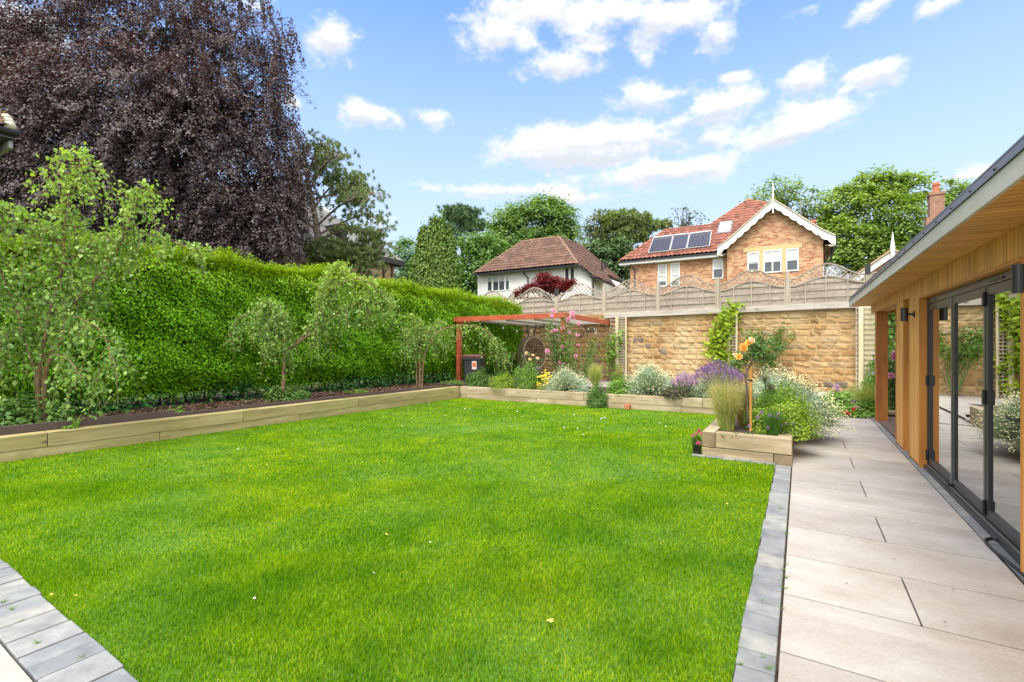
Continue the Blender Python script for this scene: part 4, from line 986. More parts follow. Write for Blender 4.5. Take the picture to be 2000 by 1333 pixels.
# ================================================================ hedge and trees
def limb(a, b, sag=0.0, n=7, wig=.03):
    a, b = np.array(a, float), np.array(b, float); t = np.linspace(0, 1, n)[:, None]; L = np.linalg.norm(b-a)
    P = a+(b-a)*t; P[:, 2] += (sag*L*4*t*(1-t))[:, 0]; P[1:-1] += rng.normal(0, wig*L*.3, (n-2, 3)); return P
def hedge():
    hn = 1.95; base = LL0+LN*hn; root = thing('hedge', 'tall clipped green hornbeam hedge along the left of the lawn', 'hedge', (*base, .28))
    org = np.array([*base, .28]); t0, t1 = -3.2, 14.6
    pxs = np.array([(0, 478), (200, 482), (330, 488), (400, 503), (520, 520), (620, 533), (760, 556), (880, 574), (930, 582), (985, 590), (1022, 600)])
    tt = np.array([on_line(p[0], base, LD) for p in pxs]); zz = np.array([H+(HZ-p[1])/F*(base+LD*t)[1] for p, t in zip(pxs, tt)])-.06
    top = lambda t: np.interp(t, tt, zz)+.025*np.sin(t*2.3)+.02*np.sin(t*5.1+1)
    P3 = lambda t, n, z: np.stack([base[0]+LD[0]*t+LN[0]*n, base[1]+LD[1]*t+LN[1]*n, z], 1)
    bulge = lambda t, z: .035*np.sin(t*1.9+z*1.2)+.03*np.sin(t*4.3-z*2.9+1)+.03*np.sin(z*7.5+t*2.2)+.02*np.sin(t*11+z*9)
    def face(N, tlo, thi, zlo, seedz=1.0, jit=.09):
        t = rng.uniform(tlo, thi, N); f = rng.random(N)**seedz; z = zlo+(top(t)-zlo)*f
        under = np.clip((.95-z)/.6, 0, 1); rnd = np.clip((z-(top(t)-.35))/.35, 0, 1)**2*.14
        n = -bulge(t, z)+under*.3+rnd+np.abs(rng.normal(0, jit*1.5, N))-.03
        return t, n, z
    out = np.array([-LN[0], -LN[1], 0])
    hm = leaf_mat('hornbeam_leaf', [(0.061, 0.185, 0.004), (0.111, 0.296, 0.006), (0.177, 0.397, 0.008), (0.245, 0.512, 0.010)], young=(.33, .43, .018), transl=.28, rough=.5, spec=.18)
    N = 175000; t, n, z = face(N, t0, 10.5, .38); k = rng.random(N) < np.clip((z-.3)/.45, .25, 1); t, n, z = t[k], n[k], z[k]
    C1 = P3(t, n, z); tin1 = np.clip((z-(top(t)-.8))/.85, 0, 1)**1.25*rng.random(len(t))*.95+.05*rng.random(len(t))
    N = 52000; t, n, z = face(N, 10.5, t1, .3); C1b = P3(t, n, z); tin1b = np.clip((z-(top(t)-.55))/.6, 0, 1)**1.3*rng.random(len(t))*.8+.14*(rng.random(len(t)) < .3)
    N = 75000; t = rng.uniform(t0, t1, N); n = rng.uniform(.0, 1.25, N); z = top(t)-.04+rng.normal(0, .04, N)-np.clip((.2-n)/.2, 0, 1)**2*.06
    C2 = P3(t, n, z); tin2 = .3+.55*rng.random(N)
    # upright young shoots standing above the clipped top
    S = 6500; ts = rng.uniform(t0, t1, S); ns = rng.uniform(.04, .8, S); hs = rng.uniform(.06, .24, S)*(1+.6*np.sin(ts*1.3)**2); k = 9
    f = np.tile(np.linspace(.05, 1, k), S); tr, nr, hr = np.repeat(ts, k), np.repeat(ns, k), np.repeat(hs, k)
    C3 = P3(tr+rng.normal(0, .022, S*k), nr+rng.normal(0, .022, S*k), top(tr)-.03+hr*f); tin3 = np.clip(.55+.4*rng.random(S*k), 0, 1)
    # the end face, seen under the pergola roof
    N = 9000; n = rng.uniform(-.05, 1.2, N); z = rng.uniform(.3, 3.0, N); C4 = P3(t1+rng.normal(0, .06, N), n, z); tin4 = np.clip((z-2.6)/.5, 0, 1)*.5
    C = np.concatenate([C1, C1b, C2, C3, C4]); tint = np.concatenate([tin1, tin1b, tin2, tin3, tin4])
    L = rng.uniform(.032, .076, len(C)); outs = np.tile(out, (len(C), 1)); outs[len(C1)+len(C1b):len(C1)+len(C1b)+len(C2)+len(C3)] = (0, 0, 1)
    outs = outs+np.array([0, 0, .35])
    Dr = np.tile(np.array([0, 0, -.8]), (len(C), 1))+out*.5
    leaves('foliage', C, L, hm, root, org, tint=tint, wr=.62, out=outs, D=Dr, jit=.55)
    # dark twiggy core
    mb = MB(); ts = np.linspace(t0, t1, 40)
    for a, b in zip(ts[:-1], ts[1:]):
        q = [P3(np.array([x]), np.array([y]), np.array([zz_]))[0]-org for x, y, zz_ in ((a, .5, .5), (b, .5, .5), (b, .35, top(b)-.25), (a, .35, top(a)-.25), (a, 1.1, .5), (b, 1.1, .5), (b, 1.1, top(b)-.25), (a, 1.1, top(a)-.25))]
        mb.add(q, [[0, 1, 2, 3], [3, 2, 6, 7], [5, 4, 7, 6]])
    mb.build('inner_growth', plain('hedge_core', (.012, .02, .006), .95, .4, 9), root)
    mb = MB()
    for t in np.arange(t0, t1, .33):
        for j in range(2):
            a = P3(np.array([t+rng.normal(0, .08)]), np.array([.55+rng.normal(0, .1)]), np.array([.2]))[0]-org; mb.tube(limb(a, a+[rng.normal(0, .25), rng.normal(0, .15), 1.2], wig=.1), [.022, .02, .018, .015, .012, .009, .006], 5)
    mb.build('stems', M['bark_dark'], root)
    return base, top
hbase, htop = hedge()
def ivy_strip():
    N = 7500; t = rng.uniform(-3, 14, N); n = 1.95-np.abs(rng.normal(0, .28, N))+.15; h = np.clip(.32-np.abs(1.9-n)*.35, .03, .4)*rng.random(N)*(1+.6*np.sin(t*3)*np.sin(t*1.3))
    k = (np.sin(t*2.1)+np.sin(t*.9+1)+rng.normal(0, .6, N)) > -.35; t, n, h = t[k], n[k], h[k]
    P = LL0+LD*t[:, None]+LN*n[:, None]; C = np.concatenate([P, (.29+h)[:, None]], 1)
    m = leaf_mat('ivy_leaf', [(.012, .05, .012), (.03, .10, .02), (.06, .16, .035)], transl=.15, rough=.6, spec=.1)
    o = leaves('ivy', C, rng.uniform(.05, .095, len(C)), m, None, wr=.85, up=1.0); tag(o, 'dark green ivy creeping over the mulch at the foot of the hedge', 'ivy', kind='stuff')
ivy_strip()
def mulch():
    N = 26000; t = rng.uniform(-2.5, LLEN+.3, N); n = rng.uniform(.26, 1.75, N); P = LL0+LD*t[:, None]+LN*n[:, None]
    C = np.concatenate([P, (.292+rng.uniform(0, .028, N))[:, None]], 1)
    m = leaf_mat('bark_chip', [(.05, .025, .016), (.10, .05, .032), (.15, .085, .055), (.22, .15, .10)], transl=0, rough=.9)
    tag(leaves('bark_mulch', C, rng.uniform(.03, .08, N), m, None, wr=.4, up=1.2), 'brown bark mulch covering the bed under the hedge', 'mulch', kind='stuff')
mulch()

# ---- copper beech
def copper_beech():
    Yc = 21.0; b = pt(330, 560, Yc); b[2] = -.05
    root = thing('copper_beech', 'huge dark purple copper beech towering over the hedge at the left', 'tree', b)
    lobes = [(230, 150, 265, 190, 0), (120, 330, 200, 190, -1), (400, 320, 140, 200, -1), (430, 150, 90, 130, 0), (310, 10, 140, 110, 1), (140, 110, 130, 80, 0), (490, 250, 50, 70, -.5), (520, 330, 50, 60, -.7), (480, 430, 100, 105, -1.5), (520, 160, 34, 44, 0), (545, 250, 26, 34, 0),
             (20, 210, 120, 190, -.5), (545, 420, 40, 95, -1.5), (250, 440, 260, 100, -2), (20, 50, 40, 40, 1), (410, -30, 110, 60, 1.5), (490, 60, 34, 34, .5), (535, 100, 24, 26, .3), (230, 280, 250, 200, -2.2)]
    Cs = []; Us = []
    for cx, cy, rx, ry, dy in lobes:
        Y = Yc+dy; c = pt(cx, cy, Y); R = np.array([rx*Y/F, min(rx, ry)*.62*Y/F, ry*Y/F]); nc = int(rx*ry/45)
        u = unit(rng.normal(size=(nc, 3))); u[:, 1] = -np.abs(u[:, 1])*np.where(rng.random(nc) < .82, 1, -1)
        r = rng.uniform(.45, 1.0, nc)**.6
        Cs.append(c+u*R*r[:, None]); Us.append(unit(u/R*R.mean()))
    Cc = np.concatenate(Cs); U = np.concatenate(Us); nc = len(Cc)
    # each clump is a drooping spray
    m = 62; d = unit(U*np.array([1, 1, .2])+np.array([0, 0, -.55])+rng.normal(0, .3, (nc, 3))); ln = rng.uniform(.6, 1.7, nc)
    s = rng.random((nc, m))**.8; side = unit(np.cross(d, rng.normal(size=(nc, 3))))
    w = (rng.normal(size=(nc, m))*.15*(1.15-s))
    C = Cc[:, None]+d[:, None]*(s*ln[:, None])[..., None]+side[:, None]*w[..., None]+np.array([0, 0, -1])*(s**2*ln[:, None]*.35)[..., None]+rng.normal(0, .07, (nc, m, 3))
    C = C.reshape(-1, 3); D = np.repeat(d, m, 0); out = np.repeat(unit(U+np.array([0, 0, .6])), m, 0)
    # long weeping tails along the right outline
    tails = []
    for x0, y0, y1, n in ((515, -10, 60, 9), (480, -20, 30, 8), (555, 60, 130, 9), (572, 95, 180, 12), (545, 130, 230, 12), (525, 200, 280, 14), (560, 250, 340, 14), (560, 170, 250, 6), (583, 235, 330, 9), (592, 300, 430, 12), (575, 330, 470, 14), (548, 40, 110, 6), (590, 390, 500, 14), (560, 430, 520, 12), (535, 20, 90, 6), (500, 440, 530, 12), (450, 460, 530, 10), (535, 110, 330, 16), (520, 300, 520, 20)):
        for _ in range(n):
            Y = Yc-1.2+rng.normal(0, .5); a = pt(x0+rng.normal(-8, 12), y0+rng.normal(0, 25), Y); L = (y1-y0)/F*Y*rng.uniform(.4, .9); q = np.linspace(0, 1, int(L*42))[:, None]
            P = a+q*np.array([rng.normal(.18, .12)*L, rng.normal(0, .2)*L, -L])+rng.normal(0, .05, (len(q), 3)); tails.append(P)
    T = np.concatenate(tails); C = np.concatenate([C, T]); D = np.concatenate([D, np.tile([0, 0, -1.0], (len(T), 1))]); out = np.concatenate([out, unit(rng.normal(size=(len(T), 3))+[0, -.4, .4])])
    lm = leaf_mat('copper_beech_leaf', [(0.041, 0.028, 0.032), (0.073, 0.052, 0.057), (0.104, 0.080, 0.082), (0.160, 0.134, 0.125)], transl=.18, rough=.5, spec=.3, tcol=(1.5, .75, .6))
    leaves('crown', C, rng.uniform(.075, .135, len(C)), lm, root, b, wr=.62, out=out, D=D, jit=.5)
    # trunk and limbs
    mb = MB(); top = np.array([0, 0, 9.5]); mb.tube(limb((0, 0, -.2), top, wig=.02, n=9), np.linspace(.55, .2, 9), 12)
    for x, y, r in ((230, 60, .2), (120, 150, .2), (430, 120, .18), (330, 30, .18), (60, 300, .16), (480, 250, .13), (520, 400, .12), (160, 230, .16), (390, 220, .16), (290, 160, .16), (450, 60, .13), (540, 330, .08), (20, 120, .13), (375, 330, .12), (345, 250, .16), (250, 330, .13), (310, 100, .14)):
        e = pt(x, y, Yc+rng.uniform(-1.5, .5))-b; h = rng.uniform(3.0, 7.5); P = limb((0, 0, h), e, .08, 9, .06); mb.tube(P, np.linspace(r, .03, 9), 7)
        for k in (4, 5, 6, 7):
            e2 = P[k]+unit(rng.normal(size=3)+[0, 0, .1])*rng.uniform(1.2, 2.6); mb.tube(limb(P[k], e2, .05, 5, .08), np.linspace(r*.35, .015, 5), 5)
    mb.build('trunk', plain('beech_bark', (.075, .07, .05), .85, .3, 3, bmp=.2), root)
copper_beech()

# ---- pines: needle tufts along bare limbs
def pine(name, label, Y, trunk, branches, regions, ntuft, mat, bark, base_z=-.1, tl=.32, tw=.03, per=46, r0=.28, group=None, bf=.42, tn=3):
    b = pt(trunk[0][0], trunk[0][1], Y); b[2] = base_z
    root = thing(name, label, 'tree', b, 0, group)
    mb = MB(); TP = [b-b]+[pt(x, y, Y)-b for x, y in trunk]; mb.tube(smooth_path(TP, 4), np.linspace(r0, .06, (len(TP)-1)*4+1), 9)
    tips = []
    for br in branches:
        dy = rng.uniform(-2.0, 1.2); P = np.array([pt(x, y, Y+dy*(i/max(1, len(br)-1))) for i, (x, y) in enumerate(br)])-b; S = smooth_path(P, 6)
        mb.tube(S, np.linspace(r0*bf, .02, len(S)), 6)
        for k in range(len(S)//3, len(S)):
            for _ in range(tn):
                e = S[k]+unit(rng.normal(size=3)*[1, 1, .45]+[0, 0, .25])*rng.uniform(.25, .95); tips.append(e)
                if rng.random() < .45: mb.tube(limb(S[k], e, .03, 4, .08), [.02, .016, .012, .008], 4)
    for cx, cy, rx, ry, n in regions:
        Y_ = Y; c = pt(cx, cy, Y_)-b; u = unit(rng.normal(size=(n, 3)))*rng.uniform(.3, 1, (n, 1))**.5
        for e in c+u*np.array([rx*Y/F, rx*.7*Y/F, ry*Y/F]): tips.append(e)
    mb.build('trunk', bark, root)
    T = np.array(tips); n = len(T); D = unit(rng.normal(size=(n, 3))*.5+[0, 0, .9])
    nd_ = unit(D[:, None]*.45+rng.normal(size=(n, per, 3))); B = T[:, None]-D[:, None]*rng.uniform(0, .16, (n, per))[..., None]
    L = tl*rng.uniform(.6, 1.05, (n, per)); E = B+nd_*L[..., None]
    V, Fc = strand_arrays(B.reshape(-1, 3), E.reshape(-1, 3), tw, None, 1)
    np_mesh('crown', V, Fc, mat, root)
    return root
pm = leaf_mat('pine_needle', [(0.086, 0.143, 0.053), (0.161, 0.239, 0.081), (0.247, 0.331, 0.109), (0.361, 0.412, 0.127)], transl=.1, rough=.5)
pine('pine_tree', 'open-branched dark green pine beside the copper beech, in front of the stone house', 23, [(620, 560), (622, 480), (613, 410), (600, 345), (592, 290)],
     [[(620, 470), (668, 452), (705, 455), (750, 448)], [(616, 445), (660, 405), (700, 385), (735, 378)], [(612, 410), (640, 372), (672, 350), (705, 348)], [(606, 370), (625, 335), (645, 312), (662, 305)], [(622, 480), (660, 485), (700, 495), (748, 488)],
      [(622, 500), (665, 515), (710, 525), (742, 512)], [(600, 345), (612, 310), (618, 290), (625, 282)], [(613, 410), (590, 380), (570, 350), (560, 330)], [(620, 450), (590, 430), (565, 415), (548, 410)], [(620, 460), (680, 430), (715, 420), (742, 432)], [(610, 390), (655, 378), (690, 362), (712, 365)], [(622, 520), (650, 545), (690, 548), (710, 540)]],
     [(600, 310, 30, 30, 40), (585, 350, 30, 50, 40), (650, 490, 60, 26, 420), (705, 498, 40, 24, 300), (725, 470, 26, 26, 120), (640, 330, 30, 30, 90), (690, 375, 34, 26, 120), (625, 500, 45, 40, 80), (640, 340, 40, 26, 30), (560, 380, 26, 60, 60)], 0, pm, M['bark_pine'], tl=.15, tw=.021, per=64, r0=.24, bf=.26, tn=6)
spm = leaf_mat('scots_pine_needle', [(0.087, 0.164, 0.077), (0.142, 0.240, 0.109), (0.196, 0.317, 0.142)], transl=.1)
pine('pine_tree', 'tall thin-crowned scots pine behind the cypress', 62, [(905, 560), (903, 500), (900, 450), (898, 420)],
     [[(900, 440), (915, 420), (935, 415)], [(900, 430), (885, 415), (868, 412)], [(901, 455), (925, 440), (942, 436)], [(901, 460), (880, 448), (862, 445)], [(903, 490), (890, 470), (880, 480)], [(903, 500), (922, 480), (930, 490)]],
     [(900, 418, 34, 17, 170), (880, 440, 26, 22, 90), (925, 440, 22, 16, 80), (900, 470, 34, 36, 60), (900, 520, 34, 36, 60)], 0, spm, M['bark_dark'], 3, tl=.5, tw=.11, per=36, r0=.35)
pine('pine_tree', 'spreading dark pine between the white house and the brick house', 58, [(1228, 560), (1232, 500), (1236, 460), (1232, 430)],
     [[(1234, 480), (1262, 452), (1285, 440)], [(1232, 470), (1200, 450), (1175, 450)], [(1236, 460), (1255, 430), (1268, 425)], [(1232, 450), (1210, 425), (1190, 425)], [(1230, 500), (1200, 490), (1180, 500)], [(1232, 490), (1262, 480), (1290, 462)]],
     [(1222, 428, 50, 17, 190), (1205, 455, 46, 26, 200), (1270, 440, 20, 14, 60), (1235, 455, 34, 20, 100), (1190, 495, 36, 34, 170), (1218, 520, 30, 40, 120), (1300, 440, 10, 10, 26)], 0, pm, M['bark_pine'], 3, tl=.5, tw=.11, per=36, r0=.35)

# ---- broadleaf trees
def broadleaf(name, label, Y, lobes, base_px, L, mat, cr=.9, per=46, dens=1.0, group=None, bark=None, z0=3.0, gap=0.0, trunk_r=.35):
    b = pt(base_px, 600, Y); b[2] = z0; root = thing(name, label, 'tree', b, 0, group)
    Cs, Us = [], []
    for lobe in lobes:
        cx, cy, rx, ry = lobe[:4]; dy = lobe[4] if len(lobe) > 4 else 0
        c = pt(cx, cy, Y+dy); R = np.array([rx*Y/F, min(rx, ry)*.9*Y/F, ry*Y/F]); area = R[0]*R[2]*math.pi
        nc = int(dens*2.6*area/(cr*cr)); u = unit(rng.normal(size=(nc, 3))); u[:, 1] = -np.abs(u[:, 1])*np.where(rng.random(nc) < .8, 1, -1)
        r = rng.uniform(.5, 1.0, nc)**.55; Cs.append(c+u*R*r[:, None]); Us.append(u)
    Cc, U = np.concatenate(Cs), np.concatenate(Us); nc = len(Cc); rr = cr*rng.uniform(.5, 1.15, nc)
    off = rng.normal(size=(nc, per, 3))*np.array([.5, .5, .30]); C = (Cc[:, None]+off*rr[:, None, None]).reshape(-1, 3)
    out = np.repeat(unit(U*.6+[0, 0, .8]), per, 0)
    leaves('crown', C, L*rng.uniform(.65, 1.2, len(C)), mat, root, b, wr=.7, out=out)
    mb = MB(); top = Cc.mean(0)-b; mb.tube(limb((0, 0, -.3), top, n=8), np.linspace(trunk_r, trunk_r*.3, 8), 8)
    for i in rng.choice(nc, min(26, nc), replace=False):
        h = top*rng.uniform(.45, .95); mb.tube(limb(h, Cc[i]-b, .05, 6, .06), np.linspace(trunk_r*.35, .03, 6), 5)
    mb.build('trunk', bark or M['bark'], root)
g1 = leaf_mat('broad_leaf_mid', [(0.111, 0.202, 0.057), (0.168, 0.281, 0.080), (0.237, 0.361, 0.115)], transl=.3, patch=.12)  # distance haze is put into this leaf colour as a paler green
g2 = leaf_mat('broad_leaf_pale', [(0.115, 0.218, 0.060), (0.168, 0.299, 0.085), (0.222, 0.364, 0.104)], transl=.3, patch=.1)
g3 = leaf_mat('broad_leaf_fresh', [(0.129, 0.214, 0.039), (0.211, 0.315, 0.059), (0.303, 0.414, 0.085)], transl=.35, patch=.15)
g4 = leaf_mat('broad_leaf_yellow', [(.09, .14, .025), (.15, .19, .035), (.2, .2, .05)], transl=.35)
broadleaf('broadleaf_tree', 'big rounded green tree rising behind the white house roof', 70, [(1060, 440, 66, 50), (1010, 460, 54, 48), (1095, 440, 36, 40), (1060, 408, 34, 24), (1105, 470, 28, 40), (985, 500, 44, 50, -3), (1045, 500, 80, 50, -2), (960, 470, 30, 34), (1000, 430, 40, 26)], 1050, .42, g1, 1.5, 80, 1.35)
broadleaf('broadleaf_tree', 'pale green tree between the cypress and the white house', 60, [(935, 520, 36, 48), (915, 545, 30, 36), (960, 500, 30, 40), (925, 480, 24, 26), (955, 555, 34, 40)], 935, .36, g2, 1.15, 70, 1.3)
broadleaf('broadleaf_tree', 'hazy pale trees low on the skyline left of the cypress', 75, [(800, 505, 36, 40), (835, 500, 26, 34), (785, 535, 34, 40), (820, 545, 40, 40)], 810, .45, g2, 1.4, 50)
broadleaf('broadleaf_tree', 'sparse small-leaved treetop showing above the solar panels', 48, [(1338, 415, 24, 14), (1322, 436, 26, 14), (1358, 432, 16, 12), (1310, 452, 20, 10)], 1335, .30, g4, .7, 14, .55, trunk_r=.16)
broadleaf('broadleaf_tree', 'yellowish green tree behind the right slope of the white house', 55, [(1160, 440, 26, 24), (1148, 470, 22, 30), (1175, 425, 18, 14), (1155, 510, 30, 36)], 1160, .34, g4, .9, 30, .8)
broadleaf('broadleaf_tree', 'loose-crowned tree directly behind the white gable', 52, [(1525, 375, 42, 30), (1500, 395, 34, 26), (1560, 395, 40, 34), (1585, 420, 34, 30), (1480, 385, 18, 18), (1610, 410, 30, 34), (1615, 460, 30, 40)], 1530, .32, g3, .9, 30, .7, trunk_r=.22)
broadleaf('broadleaf_tree', 'large windswept green tree filling the sky right of the brick house', 50, [(1680, 430, 84, 70), (1720, 370, 50, 36), (1770, 375, 38, 36), (1650, 400, 34, 40), (1660, 480, 66, 50, -2), (1740, 440, 66, 60, -2), (1625, 440, 22, 40), (1700, 500, 70, 40, -3), (1700, 350, 24, 20)], 1700, .34, g3, 1.05, 60)
broadleaf('broadleaf_tree', 'smaller treetop right of the tall chimney above the garden room roof', 50, [(1860, 375, 34, 24), (1880, 400, 40, 30), (1845, 410, 30, 30)], 1865, .32, g3, .9, 40, .8, trunk_r=.2)
# evergreen shoulder below the pines, behind the houses
g5 = leaf_mat('dark_evergreen', [(0.066, 0.131, 0.048), (0.106, 0.186, 0.070), (0.158, 0.251, 0.092)], transl=.15, patch=.2)
broadleaf('broadleaf_tree', 'dark dense tree filling the gap between the two houses', 50, [(1185, 520, 40, 40), (1215, 500, 26, 40), (1160, 490, 20, 30)], 1190, .3, g5, .8, 50)
# ---- cypress
def cypress():
    Y = 36; b = pt(850, 600, Y); b[2] = 1.0; root = thing('cypress', 'dense upright yellow-green cypress beyond the hedge', 'tree', b)
    Cs = []; D = []
    for cx, top, wid in ((848, 433, 40), (828, 452, 38), (876, 462, 30), (862, 436, 32), (836, 470, 46), (868, 490, 42), (850, 480, 50)):
        n = 1500; h = rng.random(n)**.8; zt = pt(cx, top, Y)[2]-b[2]; r = (wid/F*Y)*np.clip((1-h)*1.6, .05, 1)**.7
        a = rng.uniform(0, 2*math.pi, n); rad = r*rng.uniform(.6, 1.0, n)
        Cs.append(np.stack([(cx-850)/F*Y+rad*np.cos(a), rad*np.sin(a)*.8, h*zt], 1)); D.append(np.stack([np.cos(a)*.35, np.sin(a)*.35, np.ones(n)], 1))
    C, D = np.concatenate(Cs), np.concatenate(D); k = 11; C = np.repeat(C, k, 0)+rng.normal(0, .11, (len(C)*k, 3))*[1, 1, 2.2]; D = np.repeat(D, k, 0)
    leaves('crown', C, rng.uniform(.16, .34, len(C)), leaf_mat('cypress_spray', [(0.062, 0.134, 0.022), (0.108, 0.205, 0.029), (0.160, 0.259, 0.036), (0.215, 0.269, 0.053)], transl=.15), root, wr=.34, D=D, jit=.3, out=unit(np.stack([D[:, 0], D[:, 1], D[:, 0]*0+.1], 1)))
    MB().tube([(0, 0, -.2), (0, 0, 4.5)], .2, 8).build('trunk', M['bark'], root)
cypress()
# ---- red maple
def maple():
    Y = 26; b = pt(1070, 600, Y); b[2] = 2.5; root = thing('red_maple', 'crimson japanese maple behind the left end of the fence', 'tree', b)
    Cs = []
    for cx, cy, rx, ry, n in ((1072, 548, 30, 11, 60), (1050, 562, 34, 10, 60), (1100, 556, 20, 10, 36), (1030, 568, 20, 6, 24), (1085, 565, 34, 12, 60), (1010, 577, 10, 8, 16), (1062, 540, 12, 6, 18), (1115, 552, 7, 8, 12)):
        c = pt(cx, cy, Y)-b; Cs.append(c+unit(rng.normal(size=(n, 3)))*rng.uniform(.3, 1, (n, 1))*np.array([rx*Y/F, rx*.8*Y/F, ry*Y/F]))
    Cc = np.concatenate(Cs); C = (Cc[:, None]+rng.normal(size=(len(Cc), 34, 3))*[.17, .17, .05]).reshape(-1, 3)
    leaves('crown', C, rng.uniform(.07, .15, len(C)), leaf_mat('maple_leaf', [(.10, .012, .018), (.17, .022, .028), (.25, .05, .045)], transl=.3, tcol=(1.5, .5, .5)), root, wr=.5, up=.9)
    mb = MB(); 
    for e in Cc[::9]: mb.tube(limb((0, 0, 0), e, .12, 6, .05), np.linspace(.06, .01, 6), 5)
    mb.build('trunk', M['bark_dark'], root)
maple()

# ---- birches in the hedge bed
bm = leaf_mat('birch_leaf', [(0.119, 0.239, 0.066), (0.185, 0.329, 0.087), (0.261, 0.420, 0.098), (0.348, 0.499, 0.129)], young=(.42, .52, .04), transl=.4, rough=.45)
def birch(label, b, stems, L, tinty, spread=.05, bare=.0):
    root = thing('weeping_birch', label, 'tree', b); b = np.array(b)
    mb = MB(); SP = []
    for st in stems:
        P = smooth_path(np.array([q for q in st['p']]), 6)-b; r = np.linspace(st['r'], st.get('e', .006), len(P)); mb.tube(P, r, 8); SP.append((P, st))
    mb.build('trunk', M['bark_birch'], root)
    tw = MB(); Cs = []; Dd = []
    for (P, st) in SP:
        n = st['n']; lo = st.get('lo', .35)
        for _ in range(n):
            f = lo+(1-lo)*rng.random(); k = min(int(f*(len(P)-1)), len(P)-2); a = P[k]+(P[k+1]-P[k])*rng.random()
            az = rng.uniform(0, 2*math.pi); o = st.get('out', .5)*rng.uniform(.3, 1.2); dn = st.get('down', .6)*rng.uniform(.4, 1.2); up_ = st.get('up', .15)*rng.uniform(.2, 1.3)
            e = a+np.array([math.cos(az)*o, math.sin(az)*o, -dn]); m_ = a+np.array([math.cos(az)*o*.6, math.sin(az)*o*.6, up_])
            t = np.linspace(0, 1, 9)[:, None]; Q = (1-t)**2*a+2*t*(1-t)*m_+t*t*e
            tw.tube(Q, np.linspace(.005, .0018, 9), 4, cap=False)
            ln = np.linalg.norm(np.diff(Q, axis=0), axis=1).sum(); nl = max(4, int(ln/st.get('gap', .034)))
            s = rng.uniform(.12, 1.0, nl); idx = s*8; i0 = np.minimum(idx.astype(int), 7); q = Q[i0]+(Q[i0+1]-Q[i0])*(idx-i0)[:, None]
            Cs.append(q+rng.normal(0, spread, (nl, 3))); Dd.append(np.tile([0, 0, -1.0], (nl, 1))+unit(Q[-1]-Q[0])*.4)
    tw.build('twigs', M['twig'], root)
    C, D = np.concatenate(Cs), np.concatenate(Dd); zt = C[:, 2]; 
    tint = np.clip((zt-np.percentile(zt, 35))/(zt.max()-np.percentile(zt, 35)), 0, 1)*tinty*rng.random(len(C))*1.3
    leaves('crown', C, L*rng.uniform(.6, 1.2, len(C)), bm, root, tint=np.clip(tint, 0, 1), wr=.78, D=D, jit=.55, up=.25)
def PX(lst, Y, dy=0): return [pt(x, y, Y+dy*i/max(1, len(lst)-1)) for i, (x, y) in enumerate(lst)]
bA = lbed(77, .8, .28); YA = bA[1]
birch('tall multi-stemmed birch with drooping leafy twigs at the left end of the hedge bed', bA,
      [dict(p=[bA]+PX([(75, 740), (85, 680), (100, 600), (122, 520), (128, 430), (150, 350), (160, 300)], YA), r=.034, n=137, lo=.36, out=.5, down=.42, up=.18),
       dict(p=[bA]+PX([(72, 750), (58, 690), (30, 600), (5, 540), (-20, 470), (-30, 400)], YA, -.2), r=.026, n=74, lo=.35, out=.5, down=.6, up=.15),
       dict(p=[bA+[.05, .05, 0]]+PX([(88, 730), (120, 660), (140, 600), (200, 530), (240, 470), (262, 400), (285, 370)], YA, .15), r=.034, n=87, lo=.38, out=.38, down=.5, up=.15),
       dict(p=PX([(122, 520), (180, 480), (250, 455), (330, 470), (385, 490)], YA, .3), r=.014, n=54, lo=.2, out=.3, down=.35, up=.1),
       dict(p=PX([(120, 480), (60, 430), (10, 410), (-40, 420)], YA, -.4), r=.014, n=54, lo=.1, out=.3, down=.4, up=.1),
       dict(p=PX([(100, 600), (150, 620), (200, 650), (220, 720)], YA, -.3), r=.012, n=37, lo=.1, out=.35, down=.6, up=.1),
       dict(p=PX([(85, 690), (130, 700), (160, 740)], YA, -.4), r=.010, n=19, lo=.1, out=.35, down=.5, up=.1),
       dict(p=PX([(40, 640), (10, 660), (-10, 720)], YA, -.4), r=.010, n=29, lo=.1, out=.35, down=.6, up=.1)], .066, .65)
bB = lbed(553, 1.0, .28); YB = bB[1]
birch('weeping birch with a mushroom-shaped crown in the middle of the hedge bed', bB,
      [dict(p=[bB]+PX([(554, 720), (556, 670), (548, 630), (530, 600), (515, 590)], YB, -.3), r=.04, n=89, lo=.45, out=.45, down=.85, up=.15),
       dict(p=PX([(556, 690), (585, 665), (620, 620), (640, 570), (655, 530), (665, 515)], YB, .3), r=.028, n=110, lo=.3, out=.45, down=.8, up=.15),
       dict(p=PX([(575, 675), (625, 640), (680, 600), (720, 585), (750, 590)], YB, .3), r=.024, n=110, lo=.35, out=.5, down=.6, up=.15),
       dict(p=PX([(640, 570), (690, 545), (730, 560), (760, 590)], YB, .2), r=.012, n=51, lo=.1, out=.35, down=.4, up=.12),
       dict(p=PX([(548, 630), (500, 610), (465, 625), (445, 670)], YB, -.2), r=.010, n=29, lo=.2, out=.25, down=.5, up=.08)], .066, .8)
bC = lbed(820, 1.0, .28); YC = bC[1]
